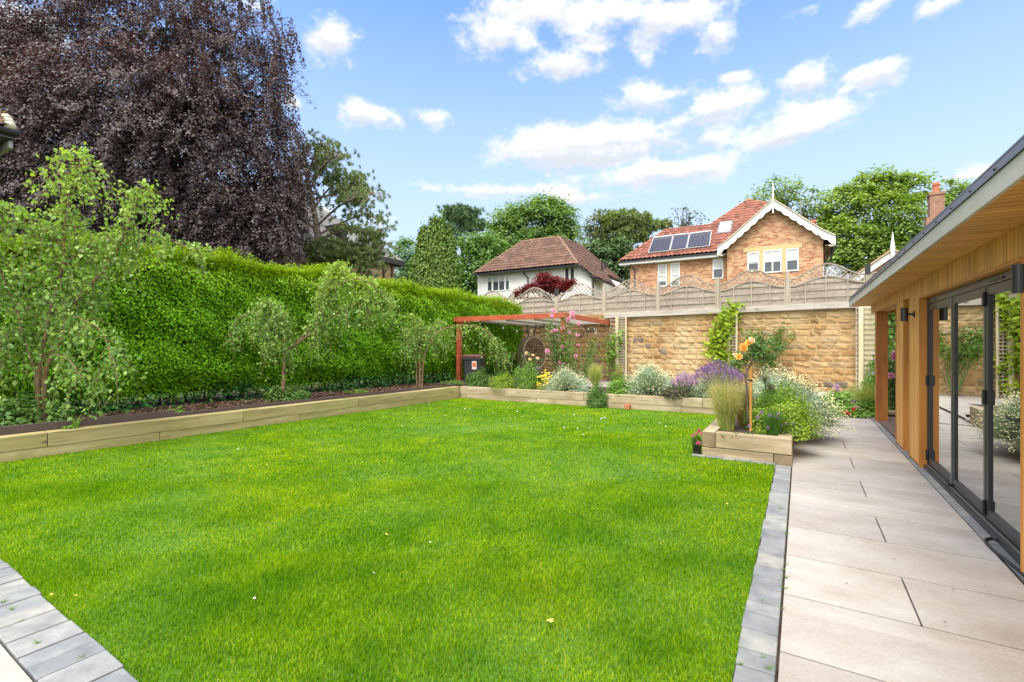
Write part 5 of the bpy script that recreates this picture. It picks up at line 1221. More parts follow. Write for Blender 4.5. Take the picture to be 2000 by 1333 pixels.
birch('slender weeping birch with reddish stems arching towards the pergola', bC,
      [dict(p=[bC]+PX([(820, 700), (822, 660), (815, 630), (800, 615)], YC), r=.028, n=38, lo=.5, out=.4, down=.7, up=.12),
       dict(p=[bC+[.06, 0, 0]]+PX([(828, 700), (842, 665), (862, 645), (900, 636), (940, 640), (965, 660), (985, 690)], YC, -.3), r=.022, n=38, lo=.4, out=.25, down=.75, up=.05),
       dict(p=[bC+[-.08, 0, 0]]+PX([(812, 700), (805, 660), (790, 640)], YC), r=.02, n=33, lo=.4, out=.4, down=.7, up=.12),
       dict(p=PX([(822, 670), (845, 640), (860, 628)], YC, .3), r=.014, n=38, lo=.2, out=.4, down=.8, up=.1),
       dict(p=PX([(940, 640), (970, 670), (992, 705)], YC, -.4), r=.008, n=22, lo=.1, out=.2, down=.35, up=.05)], .062, .5)
# ================================================================ border plants, roses, lawn
def dims(c, x0, x1, ytop):            # half width and height (m) of a plant standing at c that spans x0..x1 and rises to ytop
    Y = c[1]; return (x1-x0)/2/F*Y, H+(HZ-ytop)/F*Y-c[2]
def dome(n, rx, ry, h, lo=.35, flat=.0):
    u = unit(rng.normal(size=(n, 3))); u[:, 2] = np.abs(u[:, 2])*(1-flat)-flat*.2; r = rng.uniform(lo, 1, n)**.6
    w = 1+.14*np.sin(5*u[:, 0]+3*u[:, 1])+.10*np.sin(9*u[:, 2]-4*u[:, 0])
    return u*r[:, None]*w[:, None]*np.array([rx, ry, h]), u
def bush(name, label, cat, c, rx, h, n, L, mat, wr=.5, ry=None, up=.5, stems=8, flat=0.0, lo=.35, D=None, group=None, lift=0.0):
    root = thing(name, label, cat, c, 0, group); C, u = dome(n, rx, ry or rx, h, lo, flat); C[:, 2] += lift
    leaves('foliage', C, L*rng.uniform(.6, 1.2, n), mat, root, wr=wr, up=up, out=unit(u+[0, 0, .5]), D=None if D is None else u+np.array(D))
    if stems:
        mb = MB()
        for i in range(stems): mb.tube(limb((0, 0, -.03), C[rng.integers(n)]*.9, .05, 5, .05), [.012, .009, .007, .005, .003], 5)
        mb.build('stems', M['stem_green'], root)
    return root
def tuft(name, label, cat, c, r, h, n, w, mat, lean=.35, root=None, part='blades', arch=.35, base=.25, group=None):
    root = root or thing(name, label, cat, c, 0, group)
    a = rng.uniform(0, 2*math.pi, n); q = rng.random(n)**.5; B = np.stack([np.cos(a)*q*r*base, np.sin(a)*q*r*base, np.zeros(n)], 1)
    hh = h*rng.uniform(.6, 1.05, n); o = r*q*rng.uniform(.6, 1.2, n)+.02
    T = np.stack([np.cos(a)*o, np.sin(a)*o, hh*(1-lean*q*rng.random(n))], 1); bend = np.stack([-np.cos(a)*o*arch, -np.sin(a)*o*arch, hh*.22], 1)
    strands(part, B, T, w, mat, root, bend=bend, k=4); return root
def dots(name, P, r, mat, root, flat=.6):
    """small button flower heads"""
    n = len(P); k = 6; rr = r*rng.uniform(.7, 1.2, n); ang = np.arange(k)*2*math.pi/k
    ring = np.stack([np.cos(ang), np.sin(ang), np.zeros(k)], 1); V = [P[:, None]+ring[None]*rr[:, None, None]+np.array([0, 0, -.3*r]), (P+np.array([0, 0, 1])*(rr*flat)[:, None])[:, None]]
    V = np.concatenate(V, 1).reshape(-1, 3); b = (np.arange(n)*(k+1))[:, None]
    Fc = np.concatenate([b+np.array([i, (i+1) % k, k]) for i in range(k)], 1).reshape(-1, 3)
    return np_mesh(name, V, Fc, mat, root)
G = {}
G['dark'] = leaf_mat('border_green', [(0.054, 0.128, 0.024), (0.099, 0.203, 0.035), (0.153, 0.270, 0.047)], transl=.25)
G['mid'] = leaf_mat('bright_green', [(0.096, 0.207, 0.025), (0.159, 0.303, 0.035), (0.238, 0.385, 0.050)], transl=.3)
G['lime'] = leaf_mat('lime_foliage', [(.16, .27, .022), (.25, .37, .03), (.33, .44, .05)], transl=.35)
G['hop'] = leaf_mat('golden_hop_leaf', [(.17, .27, .015), (.28, .39, .02), (.40, .47, .03)], transl=.45)
G['rose'] = leaf_mat('rose_leaf', [(0.068, 0.149, 0.044), (0.115, 0.210, 0.055), (0.174, 0.263, 0.071)], transl=.2)
G['rose_light'] = leaf_mat('light_rose_leaf', [(.08, .16, .03), (.13, .22, .04), (.18, .25, .06)], transl=.3)
G['silver'] = leaf_mat('silver_foliage', [(0.276, 0.372, 0.288), (0.414, 0.510, 0.394), (0.552, 0.635, 0.485)], transl=.15)
G['lav'] = leaf_mat('lavender_stem', [(.14, .20, .10), (.21, .28, .14), (.28, .33, .19)], transl=.2)
G['lavf'] = leaf_mat('lavender_flower', [(.20, .10, .25), (.28, .15, .34), (.36, .23, .40)], transl=.2, tcol=(1, .8, 1.1))
G['lilac'] = leaf_mat('lilac_flower', [(.36, .22, .36), (.48, .30, .44), (.58, .42, .5)], transl=.2, tcol=(1, .9, 1))
G['stipa'] = leaf_mat('feather_grass', [(0.169, 0.287, 0.039), (0.325, 0.410, 0.078), (0.520, 0.519, 0.182), (0.650, 0.601, 0.286)], transl=.35)
G['stipa_gold'] = leaf_mat('golden_grass', [(.22, .20, .04), (.36, .28, .07), (.48, .34, .11)], transl=.35)
G['grassy'] = leaf_mat('chive_blade', [(.05, .14, .02), (.08, .20, .03), (.12, .25, .04)], transl=.3)
G['bronze'] = leaf_mat('bronze_foliage', [(.06, .035, .03), (.09, .075, .035), (.09, .13, .04)], transl=.2)
flw = lambda n, a, b: leaf_mat(n, [a, tuple((x+y)/2 for x, y in zip(a, b)), b], transl=.3, tcol=(1.1, 1, 1))
G['cream'] = plain('cream_button', (.70, .65, .36), .7, .1); G['yellow'] = plain('yellow_bloom', (.80, .58, .02), .6, .1)
G['pink'] = flw('pink_petal', (.62, .16, .32), (.80, .42, .55)); G['orange'] = flw('apricot_petal', (.85, .34, .03), (.92, .50, .12)); G['orange_pale'] = flw('pale_apricot_petal', (.85, .52, .22), (.9, .7, .45))
G['magenta'] = flw('magenta_petal', (.62, .04, .20), (.78, .12, .32)); G['violet'] = flw('violet_petal', (.33, .16, .45), (.5, .3, .6)); G['red'] = flw('red_petal', (.55, .02, .03), (.7, .08, .06))
def rose_flower(root, p, r, mat, face=(0, -.6, .5), name='rose_flower'):
    """a full bloom: rings of cupped petals"""
    face = unit(np.array(face, float)+rng.normal(0, .25, 3)); e1 = unit(np.cross(face, [.3, .2, 1])); e2 = np.cross(face, e1); Vs = []; Fs = []; b = 0
    for ring, (n, rad, h, op) in enumerate(((4, .22, .55, .25), (5, .45, .5, .55), (6, .72, .34, .95), (7, .98, .1, 1.35))):
        for i in range(n):
            a = 2*math.pi*(i+.4*ring)/n; d = e1*math.cos(a)+e2*math.sin(a); s = np.cross(face, d); w = 1.25*rad*math.pi/n+.1
            pts = []
            for u_, wv in ((0, .35), (.5, 1.0), (.85, .85), (1, .45)):
                c = d*rad*(.3+.7*u_*min(op, 1.1))+face*(h*u_*1.1-.05*u_*op); curl = -.16*face*(wv if u_ < 1 else 1.2)*op*.4
                pts += [c-s*w*wv*.5+d*0, c+d*.10*rad+curl*.0, c+s*w*wv*.5]
            pts = np.array(pts)*r+np.array(p); Vs.append(pts)
            for k in range(3):
                for j in range(2): Fs.append([b+k*3+j, b+k*3+j+1, b+(k+1)*3+j+1, b+(k+1)*3+j])
            b += 12
    return np_mesh(name, np.concatenate(Vs), np.array(Fs), mat, root, smooth=True)

# -- back border, left to right
def S(px0, px1, ytop, off, z=.29): c = bed((px0+px1)/2, off, z); return c, *dims(c, px0, px1, ytop)
c, rx, h = S(910, 962, 722, .55); bush('border_shrub', 'dark green bushy plant in front of the wheelie bin', 'shrub', c, rx, h, 2600, .065, G['dark'], .32, up=.2, D=[0, 0, .8])
c, rx, h = S(955, 1010, 731, .30); bush('border_shrub', 'low lime-green mound near the left end of the flower border', 'shrub', c, rx, h*1.05, 3200, .035, G['lime'], .7)
c, rx, h = S(1000, 1058, 710, .55); bush('border_shrub', 'upright feathery green plant in front of the hanging chair', 'shrub', c, rx, h, 3600, .075, G['mid'], .16, up=.1, D=[0, 0, 1.2])
c, rx, h = S(1050, 1082, 727, .35); r_ = bush('yellow_flower', 'plant with bright yellow flower heads left of the silver bush', 'flower', c, rx, h*.8, 700, .05, G['mid'], .35)
C, u = dome(120, rx, rx*.8, h*.95, .85); C = C*rng.uniform(.75, 1.05, (120, 1)); C[:, 2] = np.abs(C[:, 2])+h*.15; dots('flowers', C, .026, G['yellow'], r_)
def santolina(label, c, rx, h, n, ndots, ry=None, tilt=None, dotr=.009):
    root = thing('silver_bush', label, 'shrub', c); ry = ry or rx*.8
    u = unit(rng.normal(size=(n, 3))); u[:, 2] = np.abs(u[:, 2])*.95; w = (1+.10*np.sin(6*u[:, 0]+2)+.08*np.sin(7*u[:, 1]))[:, None]
    T = u*w*np.array([rx, ry, h])*rng.uniform(.72, 1.02, (n, 1)); B = T*rng.uniform(.25, .75, (n, 1))*np.array([.85, .85, .75])
    tl_ = np.zeros(3) if tilt is None else np.array(tilt); T += tl_*(np.linalg.norm(T, axis=1)/rx)[:, None]**2; B += tl_*(np.linalg.norm(B, axis=1)/rx)[:, None]**2
    strands('foliage', B, T, .011, G['silver'], root, bend=np.stack([u[:, 0]*-.02, u[:, 1]*-.02, np.full(n, .03)], 1), k=2)
    m = ndots; ud = unit(rng.normal(size=(m, 3))+[0, -.25, .45]); ud[:, 2] = np.abs(ud[:, 2]); wd = (1+.10*np.sin(6*ud[:, 0]+2)+.08*np.sin(7*ud[:, 1]))[:, None]
    P = ud*wd*np.array([rx, ry, h])*rng.uniform(.98, 1.16, (m, 1)); P += tl_*(np.linalg.norm(P, axis=1)/rx)[:, None]**2
    strands('flower_stalks', P*.82, P, .006, G['lav'], root, k=1); dots('flowers', P, dotr, G['cream'], root, .8)
    return root
c, rx, h = S(1062, 1150, 722, .45); santolina('silver-green bush with cream buttons right of the yellow flowers', c, rx, h, 6500, 700)
c, rx, h = S(1143, 1182, 708, 1.0); tuft('feather_grass', 'small upright tuft of feather grass behind the trailing rosemary', 'grass tuft', c, rx, h, 900, .006, G['stipa'], lean=.2)
c, rx, h = S(1143, 1192, 745, -.02); c[2] = .02
r_ = bush('trailing_shrub', 'dark green trailing shrub hanging over the far sleeper wall to the lawn', 'shrub', c-np.array([*BN*.03, 0]), rx*.9, .5, 4200, .06, G['dark'], .22, ry=.18, D=[0, 0, .6], up=.2, flat=.0)
c, rx, h = S(1186, 1238, 738, .35); bush('border_shrub', 'rounded bright green shrub between the trailing shrub and the larger silver bush', 'shrub', c, rx, h*1.02, 3400, .045, G['mid'], .6)
c, rx, h = S(1192, 1222, 706, .9); r_ = bush('seedhead_plant', 'dull green plant with greenish seed spikes by the trellis foot', 'plant', c, rx, h*.75, 700, .08, G['dark'], .2, D=[0, 0, 1.2]); tuft('', '', '', c, rx*.8, h, 40, .02, G['stipa_gold'], root=r_, part='seed_spikes', lean=.1)
c, rx, h = S(1216, 1320, 717, .55); santolina('large silver-green bush with cream buttons in front of the bright stone wall', c, rx, h*1.05, 10000, 1000)
def lavender(label, c, rx, h, n, mat, n2):
    root = thing('lavender', label, 'lavender', c); a = rng.uniform(0, 2*math.pi, n); q = rng.random(n)**.55
    hh = h*(1-.42*q*q)*rng.uniform(.8, 1.05, n); T = np.stack([np.cos(a)*q*rx, np.sin(a)*q*rx*.8, hh], 1); B = T*np.array([.35, .35, 0])
    strands('stems', B, T, .008, G['lav'], root, k=3); d = unit(T-B); m = 9; s = rng.uniform(-.085, .02, (n, m)); P = (T[:, None]+d[:, None]*s[..., None]+rng.normal(0, .008, (n, m, 3))).reshape(-1, 3)
    leaves('flowers', P, rng.uniform(.016, .03, len(P)), mat, root, wr=.8, up=.2)
    C, u = dome(n2, rx*.9, rx*.72, h*.55, .3); leaves('foliage', C, rng.uniform(.05, .09, n2), G['lav'], root, wr=.16, D=u+[0, 0, 1.2]); return root
c, rx, h = S(1352, 1452, 706, .95); lavender('tall purple lavender in full flower behind the golden grass', c, rx, h, 460, G['lavf'], 3000)
c, rx, h = S(1308, 1366, 728, .6); lavender('paler pink-lilac lavender at the left of the purple one', c, rx, h, 300, G['lilac'], 1500)
c, rx, h = S(1288, 1350, 756, .22); bush('border_shrub', 'low bronze-green creeping plant along the far sleepers below the lilac lavender', 'plant', c, rx, h, 1500, .05, G['bronze'], .6)
c, rx, h = S(1350, 1392, 745, .35); bush('border_shrub', 'loose grey-green plant between the lavender and the golden grass', 'plant', c, rx, h, 1300, .09, G['lav'], .14, D=[0, 0, 1.4])
# faded allium heads behind the left end of the border
c, rx, h = S(958, 1004, 694, 1.1); r_ = thing('seedhead_plant', 'clump of faded brown-green seed heads left of the hanging chair', 'plant', c)
mb = MB(); pts = []
for i in range(13):
    e = np.array([rng.uniform(-rx, rx), rng.uniform(-.25, .25), h*rng.uniform(.6, 1.05)]); mb.tube(limb((e[0]*.5, e[1]*.5, 0), e, .02, 5, .02), .006, 5); pts.append(e)
mb.build('stems', M['stem_green'], r_); C = np.concatenate([p+unit(rng.normal(size=(60, 3)))*.055 for p in pts]); leaves('seed_heads', C, .03, leaf_mat('faded_seedhead', [(.12, .09, .04), (.16, .15, .06)]), r_, wr=.5)
C, u = dome(700, rx, .2, h*.5, .3); leaves('foliage', C, rng.uniform(.06, .12, 700), G['dark'], r_, wr=.2, D=[0, 0, 1.0])
# airy light green roses right of the pergola post
def airy(name, label, cat, c, rx, h, n, L, mat, canes=9, wr=.6, low=.2):
    root = thing(name, label, cat, c); mb = MB(); Cs = []
    for i in range(canes):
        e = np.array([rng.uniform(-rx, rx), rng.uniform(-rx, rx)*.6, h*rng.uniform(.6, 1.0)]); P = limb((e[0]*.15, e[1]*.15, 0), e, .06, 9, .05); mb.tube(P, np.linspace(.011, .003, 9), 5)
        k = n//canes; s = low+(1-low)*rng.random(k); idx = np.minimum((s*8).astype(int), 7); Cs.append(P[idx]+(P[idx+1]-P[idx])*(s*8-idx)[:, None]+rng.normal(0, .085, (k, 3))*[1, 1, .9])
    mb.build('canes', M['stem_green'], root); C = np.concatenate(Cs); leaves('foliage', C, L*rng.uniform(.6, 1.2, len(C)), mat, root, wr=wr, up=.5); return root, C
c, rx, h = S(1095, 1172, 655, 1.25); airy('rose_bush', 'airy pale green rose bush with arching canes right of the red pergola post', 'rose bush', c, rx, h, 1500, .06, G['rose_light'], 13)
c = np.array([*PC, .2])+np.array([*BN*-.25, 0]); rx, h = dims(c, 1052, 1132, 606)
r_, C = airy('climbing_rose', 'pink climbing rose covering the red corner post of the pergola', 'rose', c, rx*.8, h, 2600, .055, G['rose'], 15)
for px, py in ((1078, 617), (1117, 618), (1120, 622), (1110, 625), (1130, 632), (1107, 638), (1099, 641), (1085, 645), (1080, 648), (1112, 650), (1128, 655), (1091, 665), (1098, 678), (1129, 674), (1069, 686), (1102, 690), (1114, 700), (1124, 696), (1094, 708), (1081, 607), (1118, 611)):
    rose_flower(r_, pt(px, py, c[1]-rng.uniform(.05, .3))-c, .062*rng.uniform(.75, 1.15), G['pink'])
c, rx, h = S(1012, 1052, 690, .9); r_, C = airy('rose_bush', 'small rose bush with a few faded peach blooms in front of the hanging chair', 'rose bush', c, rx, h, 700, .05, G['rose'], 8)
for px, py in ((1028, 690), (1041, 694), (1050, 700), (1035, 702)): rose_flower(r_, pt(px, py, c[1]-.1)-c, .045, G['orange_pale'])
# vines on the trellis posts
def vine(label, px0, px1, y0, y1, path, n, L, mat, cat='climber'):
    x = tW((px0+px1)/2); q = W0+D2*x-D1*.34; Y = q[1]; b = np.array([*q, .1]); root = thing('climbing_vine', label, cat, b); P = smooth_path([pt(a, b_, Y)-b for a, b_ in path], 6); mb = MB(); mb.tube(P, np.linspace(.016, .005, len(P)), 6); mb.build('stem', M['twig'], root)
    w = np.array([p[2] if len(p) > 2 else 0 for p in path]); k = rng.integers(0, len(P), n); C = P[k]+rng.normal(0, 1, (n, 3))*np.array([.19, .10, .13]); leaves('foliage', C, L*rng.uniform(.55, 1.2, n), mat, root, wr=.9, out=np.tile([.0, -.8, .5], (n, 1)))
vine('golden hop vine climbing the middle trellis post above the lavender', 1380, 1445, 595, 700, [(1425, 740), (1422, 700), (1398, 690), (1402, 670), (1408, 655), (1418, 640), (1415, 628), (1428, 615), (1438, 600)], 1250, .14, G['hop'])
vine('green vine climbing the trellis post at the end of the pergola', 1180, 1228, 655, 720, [(1205, 740), (1196, 715), (1190, 700), (1200, 690), (1195, 675), (1203, 660), (1212, 655)], 330, .12, G['mid'])
q = W0+D2*tW(1500)-D1*.5; c = np.array([*q, .25]); rx, h = dims(c, 1452, 1540, 640); airy('wall_rose', 'leafy green rose bush against the stone wall behind the orange standard rose', 'rose bush', c, rx, h, 2300, .085, G['rose_light'], 16, low=.55)
q = W0+D2*tW(1735)-D1*.3; c = np.array([*q, .05]); rx, h = dims(c, 1700, 1775, 600)
vine('dark green ivy growing on the stone wall right of the ladder trellis', 1715, 1770, 600, 700, [(1740, 760), (1745, 690), (1742, 640), (1748, 615), (1738, 600)], 520, .15, G['dark'])
# -- planter
PP = lambda u, v, z=.28: uv(u, v, z)
def at_px(px, v, z=.28):              # on the line across the garden at distance v
    P = D1*v; t = on_line(px, P, D2); q = P+D2*t; return np.array([*q, z])
c = at_px(1418, 7.35); rx, h = dims(c, 1385, 1452, 738); r_ = tuft('feather_grass', 'tall pale feather grass at the left corner of the raised planter', 'grass tuft', c, rx*1.05, h*.92, 1900, .0034, G['stipa'], lean=.35, base=.42, arch=.25)
n = 1500; a = rng.uniform(0, 2*math.pi, n); q = rng.random(n)**.6; o = rx*(.35+.5*q); B = np.stack([np.cos(a)*o*.8, np.sin(a)*o*.8, h*rng.uniform(.35, .8, n)], 1)
T = B+np.stack([np.cos(a)*o*rng.uniform(.2, 1.0, n), np.sin(a)*o*rng.uniform(.2, 1.0, n), h*rng.uniform(-.1, .32, n)], 1)+rng.normal(0, .03, (n, 3)); strands('seed_heads', B, T, .0028, leaf_mat('golden_awn', [(.42, .33, .13), (.58, .47, .22), (.68, .60, .36)], transl=.4), r_, bend=np.tile([0, 0, .05], (n, 1)), k=4)
c = at_px(1450, 7.75); rx, h = dims(c, 1432, 1474, 740); tuft('feather_grass', 'browner golden feather grass beside the stake of the orange rose', 'grass tuft', c, rx*1.2, h, 1500, .004, G['stipa_gold'], lean=.35, base=.3, arch=.3)
# santolina spilling over the right side on to the paving
c = uv(-.36, 9.0, .3); rx, h = dims(c, 1472, 1612, 722); santolina('very large silver-green bush with cream buttons spilling over the planter on to the paving', c, .64, h*.98, 17000, 1900, ry=1.0, tilt=[.05, -.02, -.05], dotr=.0085)
c = at_px(1520, 8.1); rx, h = dims(c, 1475, 1572, 757); bush('border_shrub', 'leafy mid-green perennial in the middle of the raised planter', 'plant', c, rx, h, 2600, .085, G['mid'], .26, D=[0, 0, 1.0], up=.3)
c = at_px(1545, 7.45, .26); rx, h = dims(c, 1495, 1597, 778); bush('golden_oregano', 'rounded yellow-green oregano mound over the right edge of the planter', 'shrub', c, rx*.92, h*1.1, 6000, .028, G['lime'], .75, ry=.38)
c = at_px(1490, 7.62, .27); rx, h = dims(c, 1462, 1530, 786); bush('golden_oregano', 'flatter yellow-green oregano patch behind the chives', 'shrub', c, rx, h, 2600, .028, G['lime'], .75, ry=.3)
c = at_px(1511, 7.08); rx, h = dims(c, 1490, 1535, 792); r_ = tuft('chives', 'tuft of green chives with violet flowers at the front of the planter', 'chives', c, rx*1.25, h, 520, .006, G['grassy'], lean=.45, base=.4)
fp = [pt(x, y, c[1]-.05)-c for x, y in ((1504, 812), (1515, 815), (1519, 818), (1520, 808), (1536, 828), (1526, 831), (1549, 827), (1500, 836), (1487, 806), (1480, 815), (1562, 836), (1463, 833))]
leaves('flowers', np.concatenate([np.array(p)+unit(rng.normal(size=(46, 3)))*.019 for p in fp]), .016, G['violet'], r_, wr=.5); strands('flower_stalks', np.array(fp)*[.3, .3, 0], np.array(fp), .005, G['grassy'], r_)
c = at_px(1478, 6.98); r_ = tuft('iris_leaves', 'few short pale yellow-green strap leaves at the planter front', 'plant', c, .12, .13, 16, .02, G['lime'], lean=.4); C, u = dome(300, .42, .1, .07, .2); leaves('foliage', C, .035, G['dark'], r_, wr=.5)
for x, y0, y1, lab in ((1494, 736, 800, 'round green allium seed head standing high in the planter'), (1504, 752, 800, 'lower rounder allium seed head in the planter')):
    c = at_px(x, 7.7); e = pt(x, y0+5, c[1])-c; r_ = thing('allium', lab, 'allium', c); MB().tube(limb((0, 0, 0), e, 0, 5, .01), .006, 6).build('stem', M['stem_green'], r_)
    u = unit(rng.normal(size=(260, 3))); strands('seed_head', np.tile(e, (260, 1)), e+u*.062, .003, leaf_mat('allium_green', [(.14, .16, .07), (.22, .22, .11)]), r_, k=1); dots('seeds', e+u*.062, .007, leaf_mat('allium_seed', [(.2, .2, .1), (.26, .24, .13)]), r_)
# standard rose with its stake
c = at_px(1463, 7.35); Yr = c[1]; r_ = thing('standard_rose', 'standard rose with apricot-orange blooms tied to a wooden stake', 'rose', c)
MB().tube(smooth_path([pt(1460, 826, Yr)-c, pt(1459, 760, Yr)-c, pt(1456, 735, Yr)-c, pt(1462, 720, Yr)-c, pt(1470, 700, Yr)-c], 5), np.linspace(.014, .010, 21), 8).tube(smooth_path([pt(1458, 738, Yr)-c, pt(1448, 728, Yr)-c, pt(1436, 720, Yr-.05)-c], 5), .007, 6).tube(smooth_path([pt(1466, 712, Yr)-c, pt(1490, 700, Yr)-c, pt(1512, 690, Yr)-c], 5), .007, 6).tube(smooth_path([pt(1460, 725, Yr)-c, pt(1450, 700, Yr)-c, pt(1452, 680, Yr)-c], 5), .007, 6).tube(smooth_path([pt(1470, 705, Yr)-c, pt(1480, 680, Yr+.1)-c, pt(1490, 660, Yr+.1)-c], 5), .007, 6).build('stem', M['bark'], r_, smooth=True)
Cs = []
for x, y, rx_, ry_, n in ((1455, 700, 26, 16, 170), (1480, 690, 24, 18, 190), (1440, 712, 18, 10, 80), (1500, 700, 22, 12, 110), (1470, 672, 20, 16, 130), (1500, 668, 26, 18, 120), (1508, 712, 14, 10, 50), (1520, 680, 16, 12, 46)):
    u = unit(rng.normal(size=(n, 3)))*rng.uniform(.2, 1, (n, 1)); Cs.append(pt(x, y, Yr+rng.uniform(-.1, .15))-c+u*np.array([rx_, rx_*.8, ry_])/F*Yr)
leaves('foliage', np.concatenate(Cs), rng.uniform(.03, .062, sum(map(len, Cs))), G['rose'], r_, wr=.68, up=.7)
rose_flower(r_, pt(1452, 679, Yr-.16)-c, .058, G['orange'], (0, -1, .35)); rose_flower(r_, pt(1462, 669, Yr-.08)-c, .045, G['orange']); rose_flower(r_, pt(1443, 697, Yr-.16)-c, .045, G['orange'], (-.4, -.8, .5)); rose_flower(r_, pt(1468, 664, Yr-.1)-c, .046, G['orange_pale'], (.1, -.8, .6)); rose_flower(r_, pt(1436, 694, Yr-.1)-c, .04, G['orange_pale'])
q = at_px(1466, 7.4); st = thing('plant_stake', 'straight wooden stake with a black tie holding the orange standard rose', 'stake', q); zt = pt(1466, 705, q[1])[2]-q[2]
MB().tube([(0, 0, -.05), (0, 0, zt)], .017, 8).build('stake', M['cedar'], st); zt2 = pt(1466, 743, q[1])[2]-q[2]; MB().tube([(-.05, -.012, zt2), (.024, -.024, zt2)], .011, 8).tube([(-.02, 0, zt2-.008), (-.02, 0, zt2+.008)], .024, 10).build('tie', M['black_plastic'], st)
# pot of pink flowers on the lawn's edge
q = gp(1361, 888); q[2] = 0; pr = thing('flower_pot', 'small black plastic pot of pink flowers beside the planter corner', 'flower pot', q)
MB().lathe([(.04, .0), (.045, .002), (.056, .105), (.062, .106), (.062, .12), (.054, .12), (.05, .1), (.001, .1)], 18).build('pot', M['black_plastic'], pr)
C, u = dome(330, .075, .075, .2, .25); C[:, 2] += .1; leaves('foliage', C, rng.uniform(.025, .045, 330), G['dark'], pr, wr=.4)
for a in ((-.03, -.06, .30), (.02, -.03, .33), (-.01, -.08, .17), (.05, -.04, .29), (-.05, 0, .25)): rose_flower(pr, a, .025, G['magenta'], name='flower')
# -- beyond the paving
def low_patch(label, px, v, rx, h, n, L, mat, ry=None, wr=.8): c = at_px(px, v, .02); return bush('ground_cover', label, 'plant', c, rx, h, n, L, mat, wr, ry=ry, stems=0, up=.9), c
r_, c = low_patch('low leafy geranium spreading over the far paving, with red and pink flowers', 1672, 12.15, .62, .22, 1500, .085, G['mid'], .35)
for px, py in ((1678, 797), (1682, 800), (1671, 797)): rose_flower(r_, pt(px, py, c[1]-.2)-c, .035, G['pink'], name='flower')
for px, py in ((1655, 807), (1659, 809), (1651, 805), (1667, 800)): rose_flower(r_, pt(px, py, c[1]-.35)-c, .035, G['red'], name='flower')
low_patch('broad-leaved green plant spreading behind the geranium on the far paving', 1652, 13.6, .7, .34, 1400, .10, G['mid'], .5)
low_patch('trailing pale green plant creeping over the paving edge below the silver bush', 1642, 12.25, .28, .10, 220, .08, G['rose_light'], .2)
low_patch('darker leafy clump at the left of the veranda post foot', 1694, 12.5, .38, .26, 800, .085, G['dark'], .3)
c = at_px(1700, 12.9, .02); rx, h = dims(c, 1672, 1730, 742); tuft('feather_grass', 'pale arching feather grass beside the veranda post', 'grass tuft', c, .5, h, 1500, .006, G['stipa'], lean=.5, arch=.3)
c = at_px(1637, 14.0, .02); r_ = bush('lupin', 'lilac flower spike rising from the far green plants', 'lupin', c, .25, .25, 200, .1, G['mid'], .4); e0, e1 = pt(1637, 772, c[1])-c, pt(1634, 752, c[1])-c
P = e0+(e1-e0)*rng.random((260, 1))+rng.normal(0, .03, (260, 3)); leaves('flower_spike', P, .03, G['lilac'], r_, wr=.8)
c = at_px(1655, 12.6, .02); r_ = thing('salvia', 'small grey-lilac flower spike leaning over the paving', 'flower', c); P = np.array([.0, 0, .06])+np.array([.18, 0, .17])*rng.random((160, 1))+rng.normal(0, .02, (160, 3)); leaves('flower_spike', P, .026, G['lilac'], r_, wr=.8)
c = uv(1.75, 12.7, .02); rx, h = dims(c, 1712, 1765, 688)
r_, C = airy('rose_bush', 'pink rose bush growing behind the oiled veranda post', 'rose bush', c, .3, h, 2200, .07, G['rose'], 12, low=.1)
for px, py, s in ((1723, 702, .07), (1744, 694, .075), (1740, 734, .07), (1729, 709, .035), (1750, 690, .06), (1747, 700, .05)): rose_flower(r_, pt(px, py, c[1]-.25)-c, s, G['pink'])
q = W0+D2*tW(1710)-D1*.4; c = np.array([*q, .05]); rx, h = dims(c, 1697, 1722, 698); r_, C = airy('clematis', 'violet clematis between the ladder trellis and the veranda post', 'climber', c, rx, h, 500, .09, G['dark'], 6); C2 = C[C[:, 2] > h*.45]; k = rng.choice(len(C2), min(26, len(C2)), replace=False)
leaves('flowers', np.repeat(C2[k]-[0, .08, 0], 8, 0)+rng.normal(0, .035, (8*len(k), 3)), .06, G['violet'], r_, wr=.7, out=np.tile([0, -1, .3], (8*len(k), 1)))
c = uv(1.5, 13.3, .02); bush('border_shrub', 'green leafy bush behind the veranda post and the pink rose', 'shrub', c, .38, 1.05, 2200, .08, G['mid'], .5)
# small weeds in the left bed and at the hedge foot
for px, off, lab, r0, h0 in ((345, .45, 'small bright green weed clump by the brown edging, left part of the bed', .16, .14), (147, .12, 'strap-leaved green weed poking over the yellowish sleepers', .12, .16)):
    c = lbed(px, off, .30); (bush('weed_clump', lab, 'weed', c, r0, h0, 240, .05, G['mid'], .6, stems=0) if off > .3 else tuft('weed_clump', lab, 'weed', c, r0, h0+.1, 12, .022, G['mid'], lean=.5))
c = lbed(138, .14, .315); bush('weed_clump', 'small round weed on the sleeper top beside the strap leaves', 'weed', c, .09, .05, 130, .035, G['mid'], .7, stems=0)
c = lbed(565, .95, .28); bush('underplanting', 'leafy green plants around the foot of the middle birch', 'plant', c, .55, .34, 1500, .065, G['dark'], .55, ry=.35)
c = lbed(700, .9, .28); bush('underplanting', 'small green tuft in the mulch between the two right birches', 'plant', c, .3, .12, 300, .06, G['mid'], .55, ry=.2)
c = lbed(885, .75, .28); bush('underplanting', 'green tufts at the corner where the two sleeper walls meet', 'plant', c, .35, .16, 500, .06, G['mid'], .4, ry=.3)
c = lbed(60, .95, .28); bush('underplanting', 'dark leafy shoots around the stems of the left birch', 'plant', c, .75, .55, 1500, .075, G['dark'], .6, ry=.4)

